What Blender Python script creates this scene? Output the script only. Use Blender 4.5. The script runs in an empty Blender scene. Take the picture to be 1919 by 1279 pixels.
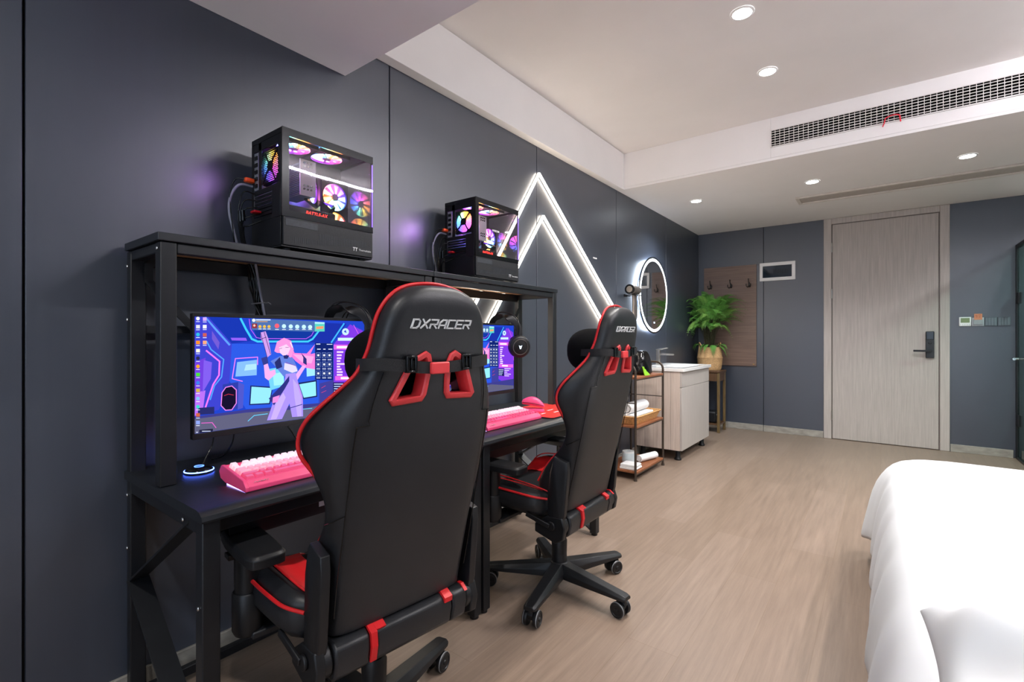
import bpy, math, random
from mathutils import Vector, Matrix
random.seed(7)
PI = math.pi
sc = bpy.context.scene
COL = sc.collection

# ------------------------------------------------------------------ camera
cam_data = bpy.data.cameras.new('camera')
cam = bpy.data.objects.new('camera', cam_data); COL.objects.link(cam)
cam.location = (1.84, 0.0, 1.107)
cam.rotation_euler = (PI/2, 0, 0.653)
cam_data.sensor_fit = 'HORIZONTAL'; cam_data.sensor_width = 36.0
cam_data.lens = 907.1/1919*36
cam_data.shift_y = -8.8/1919
cam_data.clip_start = 0.02
sc.camera = cam

# ------------------------------------------------------------------ world, exposure
w = bpy.data.worlds.new('world'); sc.world = w; w.use_nodes = True
w.node_tree.nodes['Background'].inputs[0].default_value = (0.62, 0.78, 1.0, 1)
w.node_tree.nodes['Background'].inputs[1].default_value = 1.0
sc.view_settings.view_transform = 'Standard'
sc.view_settings.look = 'None'
sc.view_settings.gamma = 1.0
sc.view_settings.use_curve_mapping = False
sc.view_settings.exposure = 1.15

def lin(c):
    if isinstance(c, str):
        c = tuple(int(c[i:i+2], 16)/255 for i in (0, 2, 4))
    return tuple(x/12.92 if x <= 0.04045 else ((x+0.055)/1.055)**2.4 for x in c)

def lamp(name, kind, loc, power, color=(1, 1, 1), rot=(0, 0, 0), **kw):
    d = bpy.data.lights.new(name, kind); d.energy = power; d.color = color
    for k, v in kw.items(): setattr(d, k, v)
    o = bpy.data.objects.new(name, d); COL.objects.link(o)
    o.location = loc; o.rotation_euler = rot
    return o

WARM = (1.0, 0.955, 0.915)
COOL = (0.93, 0.97, 1.0)
# fill light added at an invented, unseen window behind the camera
lamp('window_fill', 'AREA', (2.3, -2.1, 1.35), 100, (0.92, 0.96, 1.0), (PI/2, 0, PI), shape='RECTANGLE', size=2.2, size_y=1.7)
# ceiling downlights (two rows in the tray, one row under the bulkhead, one row behind the camera)
SPOT_HIGH = [(1.296, 2.563), (1.296, 3.221)]
SPOT_HIGH_OFF = [(1.296, 1.90), (2.7, 1.90), (2.7, 3.221), (1.3, -0.35), (2.7, -0.35)]
SPOT_LOW = [(0.452, 4.66), (1.383, 4.66), (2.318, 4.66)]
for x, y in SPOT_HIGH + SPOT_HIGH_OFF:
    lamp('downlight_lamp', 'SPOT', (x, y, 2.66), 34, WARM, spot_size=2.5, spot_blend=0.9, shadow_soft_size=0.05)
lamp('shower_fill', 'SPOT', (3.40, 5.6, 2.35), 60, COOL, spot_size=2.6, spot_blend=0.9, shadow_soft_size=0.05)  # unseen lamp added to brighten the tile behind the shower glass
for x, y in SPOT_LOW:
    lamp('downlight_lamp', 'SPOT', (x, y, 2.35), 32, COOL, spot_size=2.4, spot_blend=0.9, shadow_soft_size=0.05)

# ------------------------------------------------------------------ materials
def nodes_of(m):
    m.use_nodes = True
    nt = m.node_tree
    return nt, nt.nodes, nt.links, nt.nodes['Principled BSDF']

MATS = {}
def mat(name, color, rough=0.5, metal=0.0, spec=0.5, var=0.06, scale=20.0, bump=0.0, bscale=200.0, stretch=(1, 1, 1), emit=None, estr=0.0,
        trans=0.0, ior=1.45, alpha=1.0, coat=0.0, rvar=0.0):
    m = bpy.data.materials.new(name); MATS[name] = m
    nt, N, L, P = nodes_of(m)
    c = lin(color)
    tc = N.new('ShaderNodeTexCoord'); mp = N.new('ShaderNodeMapping'); mp.inputs['Scale'].default_value = stretch
    L.new(tc.outputs['Object'], mp.inputs['Vector'])
    no = N.new('ShaderNodeTexNoise'); no.inputs['Scale'].default_value = scale; no.inputs['Detail'].default_value = 4
    L.new(mp.outputs[0], no.inputs['Vector'])
    ra = N.new('ShaderNodeValToRGB')
    ra.color_ramp.elements[0].position = 0.3; ra.color_ramp.elements[1].position = 0.7
    ra.color_ramp.elements[0].color = tuple(max(0, v*(1-var)) for v in c)+(1,)
    ra.color_ramp.elements[1].color = tuple(min(1, v*(1+var)) for v in c)+(1,)
    L.new(no.outputs['Fac'], ra.inputs['Fac']); L.new(ra.outputs[0], P.inputs['Base Color'])
    P.inputs['Roughness'].default_value = rough; P.inputs['Metallic'].default_value = metal
    P.inputs['Specular IOR Level'].default_value = spec
    P.inputs['Transmission Weight'].default_value = trans; P.inputs['IOR'].default_value = ior
    P.inputs['Alpha'].default_value = alpha; P.inputs['Coat Weight'].default_value = coat
    if rvar:
        mr = N.new('ShaderNodeMapRange'); mr.inputs['To Min'].default_value = rough-rvar; mr.inputs['To Max'].default_value = rough+rvar
        L.new(no.outputs['Fac'], mr.inputs['Value']); L.new(mr.outputs[0], P.inputs['Roughness'])
    if emit is not None:
        P.inputs['Emission Color'].default_value = lin(emit)+(1,); P.inputs['Emission Strength'].default_value = estr
    if bump:
        n2 = N.new('ShaderNodeTexNoise'); n2.inputs['Scale'].default_value = bscale; n2.inputs['Detail'].default_value = 3
        L.new(mp.outputs[0], n2.inputs['Vector'])
        b = N.new('ShaderNodeBump'); b.inputs['Strength'].default_value = bump; b.inputs['Distance'].default_value = 0.002
        L.new(n2.outputs['Fac'], b.inputs['Height']); L.new(b.outputs[0], P.inputs['Normal'])
    return m

def glow(name, color, strength):
    m = bpy.data.materials.new(name); MATS[name] = m; m.use_nodes = True
    nt = m.node_tree; nt.nodes.clear()
    o = nt.nodes.new('ShaderNodeOutputMaterial'); e = nt.nodes.new('ShaderNodeEmission')
    e.inputs[0].default_value = lin(color)+(1,); e.inputs[1].default_value = strength
    nt.links.new(e.outputs[0], o.inputs[0]); return m

def wood(name, dark, light, axis='y', rough=0.4, sc_=6.0, ratio=18.0, bump=0.05):
    m = bpy.data.materials.new(name); MATS[name] = m
    nt, N, L, P = nodes_of(m)
    tc = N.new('ShaderNodeTexCoord'); mp = N.new('ShaderNodeMapping')
    mp.inputs['Scale'].default_value = {'x': (1, ratio, ratio), 'y': (ratio, 1, ratio), 'z': (ratio, ratio, 1)}[axis]
    L.new(tc.outputs['Object'], mp.inputs['Vector'])
    no = N.new('ShaderNodeTexNoise'); no.inputs['Scale'].default_value = sc_; no.inputs['Detail'].default_value = 7; no.inputs['Roughness'].default_value = 0.62
    no.inputs['Distortion'].default_value = 0.3
    L.new(mp.outputs[0], no.inputs['Vector'])
    ra = N.new('ShaderNodeValToRGB'); ra.color_ramp.elements[0].position = 0.32; ra.color_ramp.elements[1].position = 0.7
    ra.color_ramp.elements[0].color = lin(dark)+(1,); ra.color_ramp.elements[1].color = lin(light)+(1,)
    L.new(no.outputs['Fac'], ra.inputs['Fac']); L.new(ra.outputs[0], P.inputs['Base Color'])
    P.inputs['Roughness'].default_value = rough
    b = N.new('ShaderNodeBump'); b.inputs['Strength'].default_value = bump; b.inputs['Distance'].default_value = 0.001
    L.new(no.outputs['Fac'], b.inputs['Height']); L.new(b.outputs[0], P.inputs['Normal'])
    return m

def floor_material():
    m = bpy.data.materials.new('floor_planks'); nt, N, L, P = nodes_of(m)
    tc = N.new('ShaderNodeTexCoord')
    rot = N.new('ShaderNodeMapping'); rot.inputs['Rotation'].default_value = (0, 0, PI/2)
    L.new(tc.outputs['Object'], rot.inputs['Vector'])
    br = N.new('ShaderNodeTexBrick'); br.inputs['Scale'].default_value = 1.0
    br.inputs['Brick Width'].default_value = 1.22; br.inputs['Row Height'].default_value = 0.183
    br.inputs['Mortar Size'].default_value = 0.0012; br.inputs['Mortar Smooth'].default_value = 0.3; br.inputs['Bias'].default_value = 0.0
    br.offset = 0.37; br.offset_frequency = 2
    br.inputs['Color1'].default_value = lin('8f7d6f')+(1,); br.inputs['Color2'].default_value = lin('867465')+(1,); br.inputs['Mortar'].default_value = lin('806d5c')+(1,)
    L.new(rot.outputs[0], br.inputs['Vector'])
    mp = N.new('ShaderNodeMapping'); mp.inputs['Scale'].default_value = (22, 1.1, 1)
    L.new(tc.outputs['Object'], mp.inputs['Vector'])
    n1 = N.new('ShaderNodeTexNoise'); n1.inputs['Scale'].default_value = 2.2; n1.inputs['Detail'].default_value = 9; n1.inputs['Roughness'].default_value = 0.68
    L.new(mp.outputs[0], n1.inputs['Vector'])
    mx = N.new('ShaderNodeMix'); mx.data_type = 'RGBA'; mx.blend_type = 'MULTIPLY'; mx.inputs['Factor'].default_value = 0.8
    ra = N.new('ShaderNodeValToRGB'); ra.color_ramp.elements[0].position = 0.28; ra.color_ramp.elements[1].position = 0.72
    ra.color_ramp.elements[0].color = (0.64, 0.62, 0.61, 1); ra.color_ramp.elements[1].color = (1.12, 1.11, 1.10, 1)
    L.new(n1.outputs['Fac'], ra.inputs['Fac'])
    L.new(br.outputs['Color'], mx.inputs['A']); L.new(ra.outputs[0], mx.inputs['B'])
    L.new(mx.outputs['Result'], P.inputs['Base Color'])
    mr = N.new('ShaderNodeMapRange'); mr.inputs['To Min'].default_value = 0.30; mr.inputs['To Max'].default_value = 0.46
    L.new(n1.outputs['Fac'], mr.inputs['Value']); L.new(mr.outputs[0], P.inputs['Roughness'])
    P.inputs['Specular IOR Level'].default_value = 0.45
    b = N.new('ShaderNodeBump'); b.inputs['Strength'].default_value = 0.12; b.inputs['Distance'].default_value = 0.001
    L.new(n1.outputs['Fac'], b.inputs['Height']); L.new(b.outputs[0], P.inputs['Normal'])
    return m

M_floor = floor_material()
M_wall = mat('blue_grey_panel', '343b48', 0.40, spec=1.0, ior=1.58, var=0.05, scale=3, stretch=(1, 14, 0.4), bump=0.04, bscale=40, rvar=0.04)
M_gap = mat('panel_gap', '15171c', 0.8)
M_white = mat('white_paint', 'e6e2df', 0.85, var=0.015, scale=4)
M_rear_wall = mat('pale_paint', 'd8d4cf', 0.9, var=0.02)
M_door = wood('door_oak', 'a89f98', 'bdb4ad', 'z', 0.45, 3.0, 26)
M_frame_oak = wood('frame_oak', 'aea59e', 'c2b9b2', 'z', 0.45, 3.0, 22)
M_stone = mat('stone_skirting', '9a958c', 0.35, var=0.22, scale=14, stretch=(1, 1, 2))
M_black = mat('black_metal', '17191d', 0.42, spec=0.5, var=0.1)
M_blackwood = wood('black_wood_board', '15181d', '1e2228', 'y', 0.38, 8, 20, 0.08)
M_plastic = mat('black_plastic', '131417', 0.45, var=0.1)
M_gloss = mat('black_gloss', '0b0c0e', 0.15, var=0.1)
M_chrome = mat('chrome', 'd8d8d8', 0.15, metal=1.0)
M_steel = mat('brushed_steel', 'b5b2ac', 0.3, metal=1.0)
M_leather = mat('black_leather', '1e1f22', 0.42, spec=0.5, var=0.08, bump=0.12, bscale=450)
M_leather2 = mat('black_leather_sides', '191a1d', 0.42, spec=0.5, var=0.08, bump=0.12, bscale=450)
M_velvet = mat('black_plush', '0d0d0f', 0.95, spec=0.1, var=0.2, bump=0.3, bscale=900)
M_red = mat('red_leather', 'c81a20', 0.45, var=0.08, bump=0.1, bscale=450)
M_redp = mat('red_plastic', 'd63a3e', 0.4, var=0.04)
M_print = mat('white_print', 'd4d4d4', 0.6)
M_webbing = mat('black_webbing', '1a1a1c', 0.8, bump=0.4, bscale=800)
M_pink = mat('pink_plastic', 'ee4d80', 0.35, var=0.04)
M_key_w = mat('clear_keycap', 'fbf0f4', 0.2, trans=0.3, var=0.03, emit='ffdfe9', estr=0.10)
M_key_p = mat('pink_clear_keycap', 'f06f9c', 0.2, trans=0.3, var=0.03, emit='ff5a94', estr=0.06)
M_key_m = mat('pale_pink_keycap', 'f8c3d4', 0.2, trans=0.3, var=0.03, emit='ffa8c4', estr=0.08)
M_redpad = mat('red_mouse_mat', 'd8362f', 0.35, var=0.1, scale=12)
M_white_gl = mat('white_gloss', 'f2f0ee', 0.2, var=0.01)
M_vanity = wood('pale_oak_veneer', 'c9b8aa', 'dccdc1', 'z', 0.42, 4, 24)
M_vanity_f = wood('pale_grey_veneer', 'b3aca6', 'c2bbb4', 'z', 0.42, 4, 24)
M_ceramic = mat('white_ceramic', 'f4f3f1', 0.12, var=0.01, coat=0.3)
M_rackwood = wood('brown_shelf_wood', '7e4a2c', '9d6340', 'y', 0.45, 5, 16)
M_rackmetal = mat('dark_bronze_metal', '4a4038', 0.4, metal=0.4)
M_towel = mat('white_towel', 'eeeeee', 0.95, bump=0.6, bscale=500, var=0.02)
M_wicker = mat('wicker', 'd2a066', 0.75, var=0.3, scale=90, bump=0.6, bscale=260)
M_seagrass = mat('seagrass', 'c9a272', 0.8, var=0.22, scale=70, stretch=(1, 1, 2.2), bump=0.8, bscale=160)
M_stool = wood('dark_stool_wood', '4b3626', '6d4f36', 'z', 0.4, 6, 14)
M_board = wood('walnut_board', '6c564b', '836b5e', 'x', 0.4, 3, 22)
M_leaf = mat('fern_leaf', '6aa64a', 0.55, var=0.4, scale=9)
M_leaf2 = mat('fern_leaf_light', '9acb66', 0.55, var=0.3, scale=9)
M_stem = mat('fern_stem', '3b3a22', 0.6)
M_sheet = mat('white_cotton', 'cfd2d5', 0.9, var=0.01, scale=6, bump=0.05, bscale=60)
M_mattress = mat('mattress_ticking', 'e4e0d9', 0.9)
M_led = glow('warm_led', 'fff1de', 14.0)
M_led_cool = glow('cool_led', 'eaf4ff', 14.0)
M_spot = glow('downlight_glow', 'f4fbff', 22.0)
M_alu = mat('aluminium_profile', 'a9a9a9', 0.35, metal=0.9)
M_grille = mat('grille_white', 'ddd8d4', 0.5)
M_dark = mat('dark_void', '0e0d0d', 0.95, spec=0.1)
M_cream = mat('cream_trim', 'd6cec5', 0.6)
M_grey_cable = mat('grey_cable', '8c8c9a', 0.5)
M_orange = mat('orange_plug', 'f0561e', 0.4)
M_redplug = mat('red_plug', 'c21824', 0.4)
def clear_glass(name, tint, fac=0.045):
    m = bpy.data.materials.new(name); MATS[name] = m; m.use_nodes = True
    nt = m.node_tree; nt.nodes.clear(); N = nt.nodes; L = nt.links
    o = N.new('ShaderNodeOutputMaterial'); mix = N.new('ShaderNodeMixShader')
    t = N.new('ShaderNodeBsdfTransparent'); t.inputs[0].default_value = lin(tint)+(1,)
    g = N.new('ShaderNodeBsdfGlossy'); g.inputs['Roughness'].default_value = 0.02
    lw = N.new('ShaderNodeLayerWeight'); lw.inputs['Blend'].default_value = 0.5
    pw = N.new('ShaderNodeMath'); pw.operation = 'POWER'; pw.inputs[1].default_value = 5.0; L.new(lw.outputs['Facing'], pw.inputs[0])
    ma = N.new('ShaderNodeMath'); ma.operation = 'MULTIPLY_ADD'; ma.inputs[1].default_value = 0.7; ma.inputs[2].default_value = fac; L.new(pw.outputs[0], ma.inputs[0])
    L.new(ma.outputs[0], mix.inputs[0]); L.new(t.outputs[0], mix.inputs[1]); L.new(g.outputs[0], mix.inputs[2]); L.new(mix.outputs[0], o.inputs[0])
    return m
M_pcglass = clear_glass('smoked_glass', 'e2dfe2')
M_glassdoor = clear_glass('green_tint_glass', 'cfe8df')
M_mirror = mat('mirror_silver', 'e8e8e8', 0.02, metal=1.0, var=0.0)

# ------------------------------------------------------------------ mesh helpers
class MB:
    def __init__(s): s.v = []; s.f = []; s.m = []; s.mi = 0
    def add(s, vs, fs):
        o = len(s.v); s.v += [tuple(p) for p in vs]
        for f in fs: s.f.append(tuple(i+o for i in f)); s.m.append(s.mi)
        return s
    def box(s, a, b):
        x0, x1 = sorted((a[0], b[0])); y0, y1 = sorted((a[1], b[1])); z0, z1 = sorted((a[2], b[2]))
        return s.add([(x0,y0,z0),(x1,y0,z0),(x1,y1,z0),(x0,y1,z0),(x0,y0,z1),(x1,y0,z1),(x1,y1,z1),(x0,y1,z1)],
                     [(0,3,2,1),(4,5,6,7),(0,1,5,4),(1,2,6,5),(2,3,7,6),(3,0,4,7)])
    def obox(s, c, size, R):
        pts = []
        for dz in (-.5, .5):
            for dx, dy in ((-.5,-.5),(.5,-.5),(.5,.5),(-.5,.5)):
                pts.append(Vector(c)+R@Vector((dx*size[0], dy*size[1], dz*size[2])))
        return s.add(pts, [(0,3,2,1),(4,5,6,7),(0,1,5,4),(1,2,6,5),(2,3,7,6),(3,0,4,7)])
    def bar(s, p0, p1, wd, ht, up=(0, 0, 1)):
        p0 = Vector(p0); p1 = Vector(p1); d = p1-p0; l = d.length; d.normalize()
        u = Vector(up); sx = d.cross(u)
        if sx.length < 1e-4: sx = d.cross(Vector((1, 0, 0)))
        sx.normalize(); uu = sx.cross(d)
        R = Matrix((sx, d, uu)).transposed()
        return s.obox((p0+p1)/2, (wd, l, ht), R)
    def loft(s, rings, caps=True, closed=True):
        n = len(rings[0]); vs = [p for r in rings for p in r]; fs = []
        for i in range(len(rings)-1):
            for j in range(n if closed else n-1):
                k = (j+1) % n
                fs.append((i*n+j, i*n+k, (i+1)*n+k, (i+1)*n+j))
        if caps and closed:
            fs.append(tuple(range(n-1, -1, -1))); o = (len(rings)-1)*n; fs.append(tuple(range(o, o+n)))
        return s.add(vs, fs)
    def cyl(s, p0, p1, r0, r1=None, n=20, caps=True):
        r1 = r0 if r1 is None else r1
        p0 = Vector(p0); p1 = Vector(p1); d = (p1-p0).normalized()
        a = d.orthogonal().normalized(); b = d.cross(a)
        def ring(p, r): return [p+a*(r*math.cos(2*PI*i/n))+b*(r*math.sin(2*PI*i/n)) for i in range(n)]
        return s.loft([ring(p0, r0), ring(p1, r1)], caps)
    def tube(s, pts, r, n=8, closed=False, squash=None):
        pts = [Vector(p) for p in pts]; N = len(pts); rings = []; prev = None
        for i, p in enumerate(pts):
            if closed: t = pts[(i+1) % N]-pts[i-1]
            else: t = pts[min(i+1, N-1)]-pts[max(i-1, 0)]
            t.normalize()
            if prev is None: a = t.orthogonal().normalized()
            else:
                a = prev-t*prev.dot(t)
                a = a.normalized() if a.length > 1e-6 else t.orthogonal().normalized()
            prev = a; b = t.cross(a)
            rr = r[i] if isinstance(r, (list, tuple)) else r
            rings.append([p+a*(rr*math.cos(2*PI*j/n))+b*(rr*math.sin(2*PI*j/n)) for j in range(n)])
        if closed: rings.append(rings[0]); return s.loft(rings, False)
        return s.loft(rings, True)
    def prism(s, poly, ax, a0, a1):
        def P(p, a):
            return {'x': (a, p[0], p[1]), 'y': (p[0], a, p[1]), 'z': (p[0], p[1], a)}[ax]
        return s.loft([[P(p, a0) for p in poly], [P(p, a1) for p in poly]])
    def lathe(s, prof, c=(0, 0, 0), n=32, axis='z', caps=True):
        def P(r, h, t):
            u, v = r*math.cos(t), r*math.sin(t)
            d = {'z': (u, v, h), 'x': (h, u, v), 'y': (v, h, u)}[axis]
            return (c[0]+d[0], c[1]+d[1], c[2]+d[2])
        return s.loft([[P(r, h, 2*PI*i/n) for i in range(n)] for r, h in prof], caps)
    def sphere(s, c, r, n=24, k=14, e=1.0):
        rx, ry, rz = (r, r, r) if not isinstance(r, (tuple, list)) else r
        def sp(x): return math.copysign(abs(x)**e, x)
        rings = []
        for i in range(1, k):
            a = -PI/2+PI*i/k
            rings.append([(c[0]+rx*sp(math.cos(a))*sp(math.cos(2*PI*j/n)), c[1]+ry*sp(math.cos(a))*sp(math.sin(2*PI*j/n)), c[2]+rz*sp(math.sin(a))) for j in range(n)])
        return s.loft(rings)
    def build(s, name, mt=None, parent=None, smooth=None, bevel=0, seg=2, sub=0, shift=None, mats=None):
        me = bpy.data.meshes.new(name)
        off = Vector(shift) if shift is not None else (Vector(ROOT.get(parent.name, (0, 0, 0))) if parent else Vector((0, 0, 0)))
        me.from_pydata([tuple(Vector(p)-off) for p in s.v], [], s.f)
        for m_ in (mats or [mt]): me.materials.append(m_)
        if mats: me.polygons.foreach_set('material_index', s.m)
        me.validate(); me.update()
        import bmesh
        bm = bmesh.new(); bm.from_mesh(me); bmesh.ops.recalc_face_normals(bm, faces=bm.faces); bm.to_mesh(me); bm.free()
        if smooth:
            me.shade_smooth(); me.set_sharp_from_angle(angle=smooth)
        o = bpy.data.objects.new(name, me); COL.objects.link(o)
        if parent: o.parent = parent; ROOT[o.name] = ROOT.get(parent.name, (0, 0, 0))
        elif shift is not None: o.location = shift
        if bevel:
            b = o.modifiers.new('bevel', 'BEVEL'); b.width = bevel; b.segments = seg; b.limit_method = 'ANGLE'; b.angle_limit = 0.6
            me.shade_smooth(); me.set_sharp_from_angle(angle=0.6)
        if sub:
            q = o.modifiers.new('sub', 'SUBSURF'); q.levels = sub; q.render_levels = sub
        return o

ROOT = {}
def tag(o, label=None, cat=None, group=None, kind=None):
    if label: o['label'] = label
    if cat: o['category'] = cat
    if group: o['group'] = group
    if kind: o['kind'] = kind
    return o
def thing(name, loc, label, cat, group=None, local=False, rz=0):
    """an Empty at the base of a thing; with local=True its parts are given in its own frame, else in room coordinates"""
    o = bpy.data.objects.new(name, None); COL.objects.link(o); o.location = loc; o.rotation_euler = (0, 0, rz); o.empty_display_size = 0.1
    ROOT[o.name] = (0, 0, 0) if local else tuple(loc)
    return tag(o, label, cat, group)
def struct(o): o['kind'] = 'structure'; return o
def copy_tree(o, parent=None):
    c = o.copy(); COL.objects.link(c)
    if parent: c.parent = parent
    ROOT[c.name] = ROOT.get(o.name, (0, 0, 0))
    for ch in list(o.children): copy_tree(ch, c)
    return c

def text_mesh(name, s, size, mt, parent, M, extrude=0.0004, shear=0.0, align='CENTER', spacing=1.0, bold=0.0):
    cu = bpy.data.curves.new(name, 'FONT'); cu.body = s; cu.size = size; cu.extrude = extrude; cu.shear = shear
    cu.align_x = align; cu.align_y = 'CENTER'; cu.space_character = spacing; cu.offset = bold
    tmp = bpy.data.objects.new('tmp', cu); COL.objects.link(tmp)
    bpy.context.view_layer.update()
    me = bpy.data.meshes.new_from_object(tmp.evaluated_get(bpy.context.evaluated_depsgraph_get()))
    bpy.data.objects.remove(tmp); bpy.data.curves.remove(cu)
    me.transform(M); me.materials.clear(); me.materials.append(mt)
    o = bpy.data.objects.new(name, me); COL.objects.link(o)
    if parent: o.parent = parent; ROOT[o.name] = ROOT.get(parent.name, (0, 0, 0))
    return o
def face_x(x, y, z, tilt=0.0):      # lettering that faces +x and reads along +y
    R = Matrix(((0, 0, 1), (1, 0, 0), (0, 1, 0))).to_4x4()
    return Matrix.Translation((x, y, z)) @ Matrix.Rotation(tilt, 4, 'Y') @ R
def rel(o, p): r = ROOT.get(o.name, (0, 0, 0)); return (p[0]-r[0], p[1]-r[1], p[2]-r[2])
def smooth_path(pts, k=6):
    P = [Vector(p) for p in pts]; out = []
    for i in range(len(P)-1):
        p0 = P[max(i-1, 0)]; p1 = P[i]; p2 = P[i+1]; p3 = P[min(i+2, len(P)-1)]
        for j in range(k):
            t = j/k
            out.append(0.5*((2*p1)+(p2-p0)*t+(2*p0-5*p1+4*p2-p3)*t*t+(3*p1-p0-3*p2+p3)*t**3))
    out.append(P[-1]); return out

# ------------------------------------------------------------------ the room
RX, RY0, RY1 = 4.0, -2.2, 6.264
ZL, ZH, ZB = 2.38, 2.69, 2.23
b = MB(); b.box((-0.05, RY0-0.05, -0.06), (RX+0.05, RY1+0.05, 0)); struct(b.build('floor', M_floor))
b = MB(); b.box((-0.05, RY0-0.05, ZH), (RX+0.05, RY1+0.05, ZH+0.06)); struct(b.build('ceiling', M_white))
# left wall: panels 1.22 m wide with open joints
seams = [RY0-0.01]+[0.237+1.2206*k for k in range(-1, 5)]+[RY1]
b = MB()
for a, c in zip(seams[:-1], seams[1:]): b.box((-0.02, a+0.0028, 0), (0, c-(0.0028 if c < RY1 else -0.02), ZH))
wl = struct(b.build('wall_left', M_wall, bevel=0.0015, seg=1))
g = MB(); g.box((-0.04, RY0-0.05, 0), (-0.0205, RY1+0.05, ZH)); g.build('joint_backing', M_gap, wl)
# back wall
b = MB()
for a, c in ((0.0, 0.741), (0.741, 1.335), (2.354, RX)):
    b.box((a+0.002, RY1, 0), (c-0.002, RY1+0.02, ZL))
b.box((1.335, RY1, 2.33), (2.354, RY1+0.02, ZL))
wb = struct(b.build('wall_back', M_wall, bevel=0.0015, seg=1))
g = MB(); g.box((-0.02, RY1+0.0205, 0), (RX+0.05, RY1+0.05, ZH)); g.build('joint_backing', M_gap, wb)
b = MB(); b.box((RX, RY0, 0), (RX+0.05, RY1+0.05, ZH)); struct(b.build('wall_right', M_wall))
# wall behind the camera with a window opening added for the fill light
b = MB()
b.box((-0.05, RY0-0.05, 0), (1.1, RY0, ZH)); b.box((3.5, RY0-0.05, 0), (RX+0.05, RY0, ZH))
b.box((1.1, RY0-0.05, 0), (3.5, RY0, 0.4)); b.box((1.1, RY0-0.05, 2.3), (3.5, RY0, ZH))
struct(b.build('wall_front', M_rear_wall))
b = MB()
for x in (1.1, 2.275, 3.45): b.box((x, RY0-0.05, 0.4), (x+0.05, RY0-0.005, 2.3))
for z in (0.4, 2.25): b.box((1.1, RY0-0.05, z), (3.5, RY0-0.005, z+0.05))
win = struct(b.build('window_added_1', M_alu))
g = MB(); g.box((1.15, RY0-0.04, 0.45), (3.45, RY0-0.035, 2.25)); g.build('pane', clear_glass('window_glass', 'f4faff'), win)
# dropped border, beam and bulkhead of the ceiling
b = MB(); b.box((0.0, 1.222, ZL), (0.06, 3.926, ZH)); struct(b.build('trim_1', M_white, bevel=0.002))
b = MB(); b.box((0.0, 0.40, ZB), (RX, 1.221, ZH)); struct(b.build('trim_2', M_white, bevel=0.002))
GX0, GX1, GZ0, GZ1 = 1.197, 2.72, 2.475, 2.60
b = MB()
b.box((0, 3.927, ZL), (RX, RY1, ZL+0.02))
b.box((0, 3.927, ZL+0.0205), (GX0, 3.947, ZH)); b.box((GX1, 3.927, ZL+0.0205), (RX, 3.947, ZH))
b.box((GX0, 3.927, ZL+0.0205), (GX1, 3.947, GZ0)); b.box((GX0, 3.927, GZ1), (GX1, 3.947, ZH))
struct(b.build('trim_3', M_white, bevel=0.0015, seg=1))
# skirtings
b = MB()
for a, c in ((0.366, 0.739), (0.743, 1.33)): b.box((a, RY1-0.014, 0), (c, RY1-0.0005, 0.072))
b.box((0.012, RY1-0.014, 0), (0.366, RY1-0.0005, 0.072))
b.box((2.36, RY1-0.014, 0), (2.785, RY1-0.0005, 0.072)); struct(b.build('baseboard_back', M_stone, bevel=0.002))
b = MB(); b.box((0.0005, RY0, 0), (0.012, RY1-0.015, 0.072)); struct(b.build('baseboard_left', M_stone, bevel=0.002))

# entrance door
dr = struct(bpy.data.objects.new('door_1', None)); COL.objects.link(dr); dr.location = (1.844, RY1, 0); ROOT['door_1'] = (1.844, RY1, 0)
b = MB(); yf = RY1-0.018
b.box((1.333, yf, 0), (1.404, RY1+0.03, ZL-0.002)); b.box((2.284, yf, 0), (2.356, RY1+0.03, ZL-0.002)); b.box((1.404, yf, 2.318), (2.284, RY1+0.03, ZL-0.002))
b.build('door_frame', M_frame_oak, dr, bevel=0.003)
b = MB(); b.box((1.404, yf+0.012, 0), (1.410, RY1+0.03, 2.318)); b.box((2.278, yf+0.012, 0), (2.284, RY1+0.03, 2.318)); b.box((1.41, yf+0.012, 2.312), (2.278, RY1+0.03, 2.318))
b.build('door_stop', wood('dark_oak', '6a615b', '7b726c', 'z'), dr)
b = MB(); b.box((1.4125, yf+0.006, 0.006), (2.2755, RY1+0.03, 2.3095)); leaf = b.build('door_leaf', M_door, dr, bevel=0.002)
for z in (2.064, 1.567, 0.257):
    b = MB(); b.cyl((1.4075, yf+0.001, z-0.05), (1.4075, yf+0.001, z+0.05), 0.007, n=12); b.build('hinge', M_steel, dr, smooth=0.7)
b = MB(); b.box((2.178, yf-0.018, 0.895), (2.242, yf+0.006, 1.155)); lk = b.build('lock_plate', mat('lock_black', '2b2d31', 0.4), leaf, bevel=0.005)
b = MB(); b.box((2.178, yf-0.0195, 1.072), (2.242, yf-0.0005, 1.1555)); b.build('reader_pad', M_gloss, leaf, bevel=0.006)
b = MB(); b.cyl((2.21, yf-0.018, 1.045), (2.21, yf-0.026, 1.045), 0.014, n=20); b.cyl((2.21, yf-0.018, 0.965), (2.21, yf-0.05, 0.965), 0.012, n=20)
b.box((2.083, yf-0.058, 0.955), (2.222, yf-0.042, 0.974)); b.build('lever_handle', mat('lever_black', '1b1c1f', 0.4), leaf, bevel=0.003)

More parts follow.
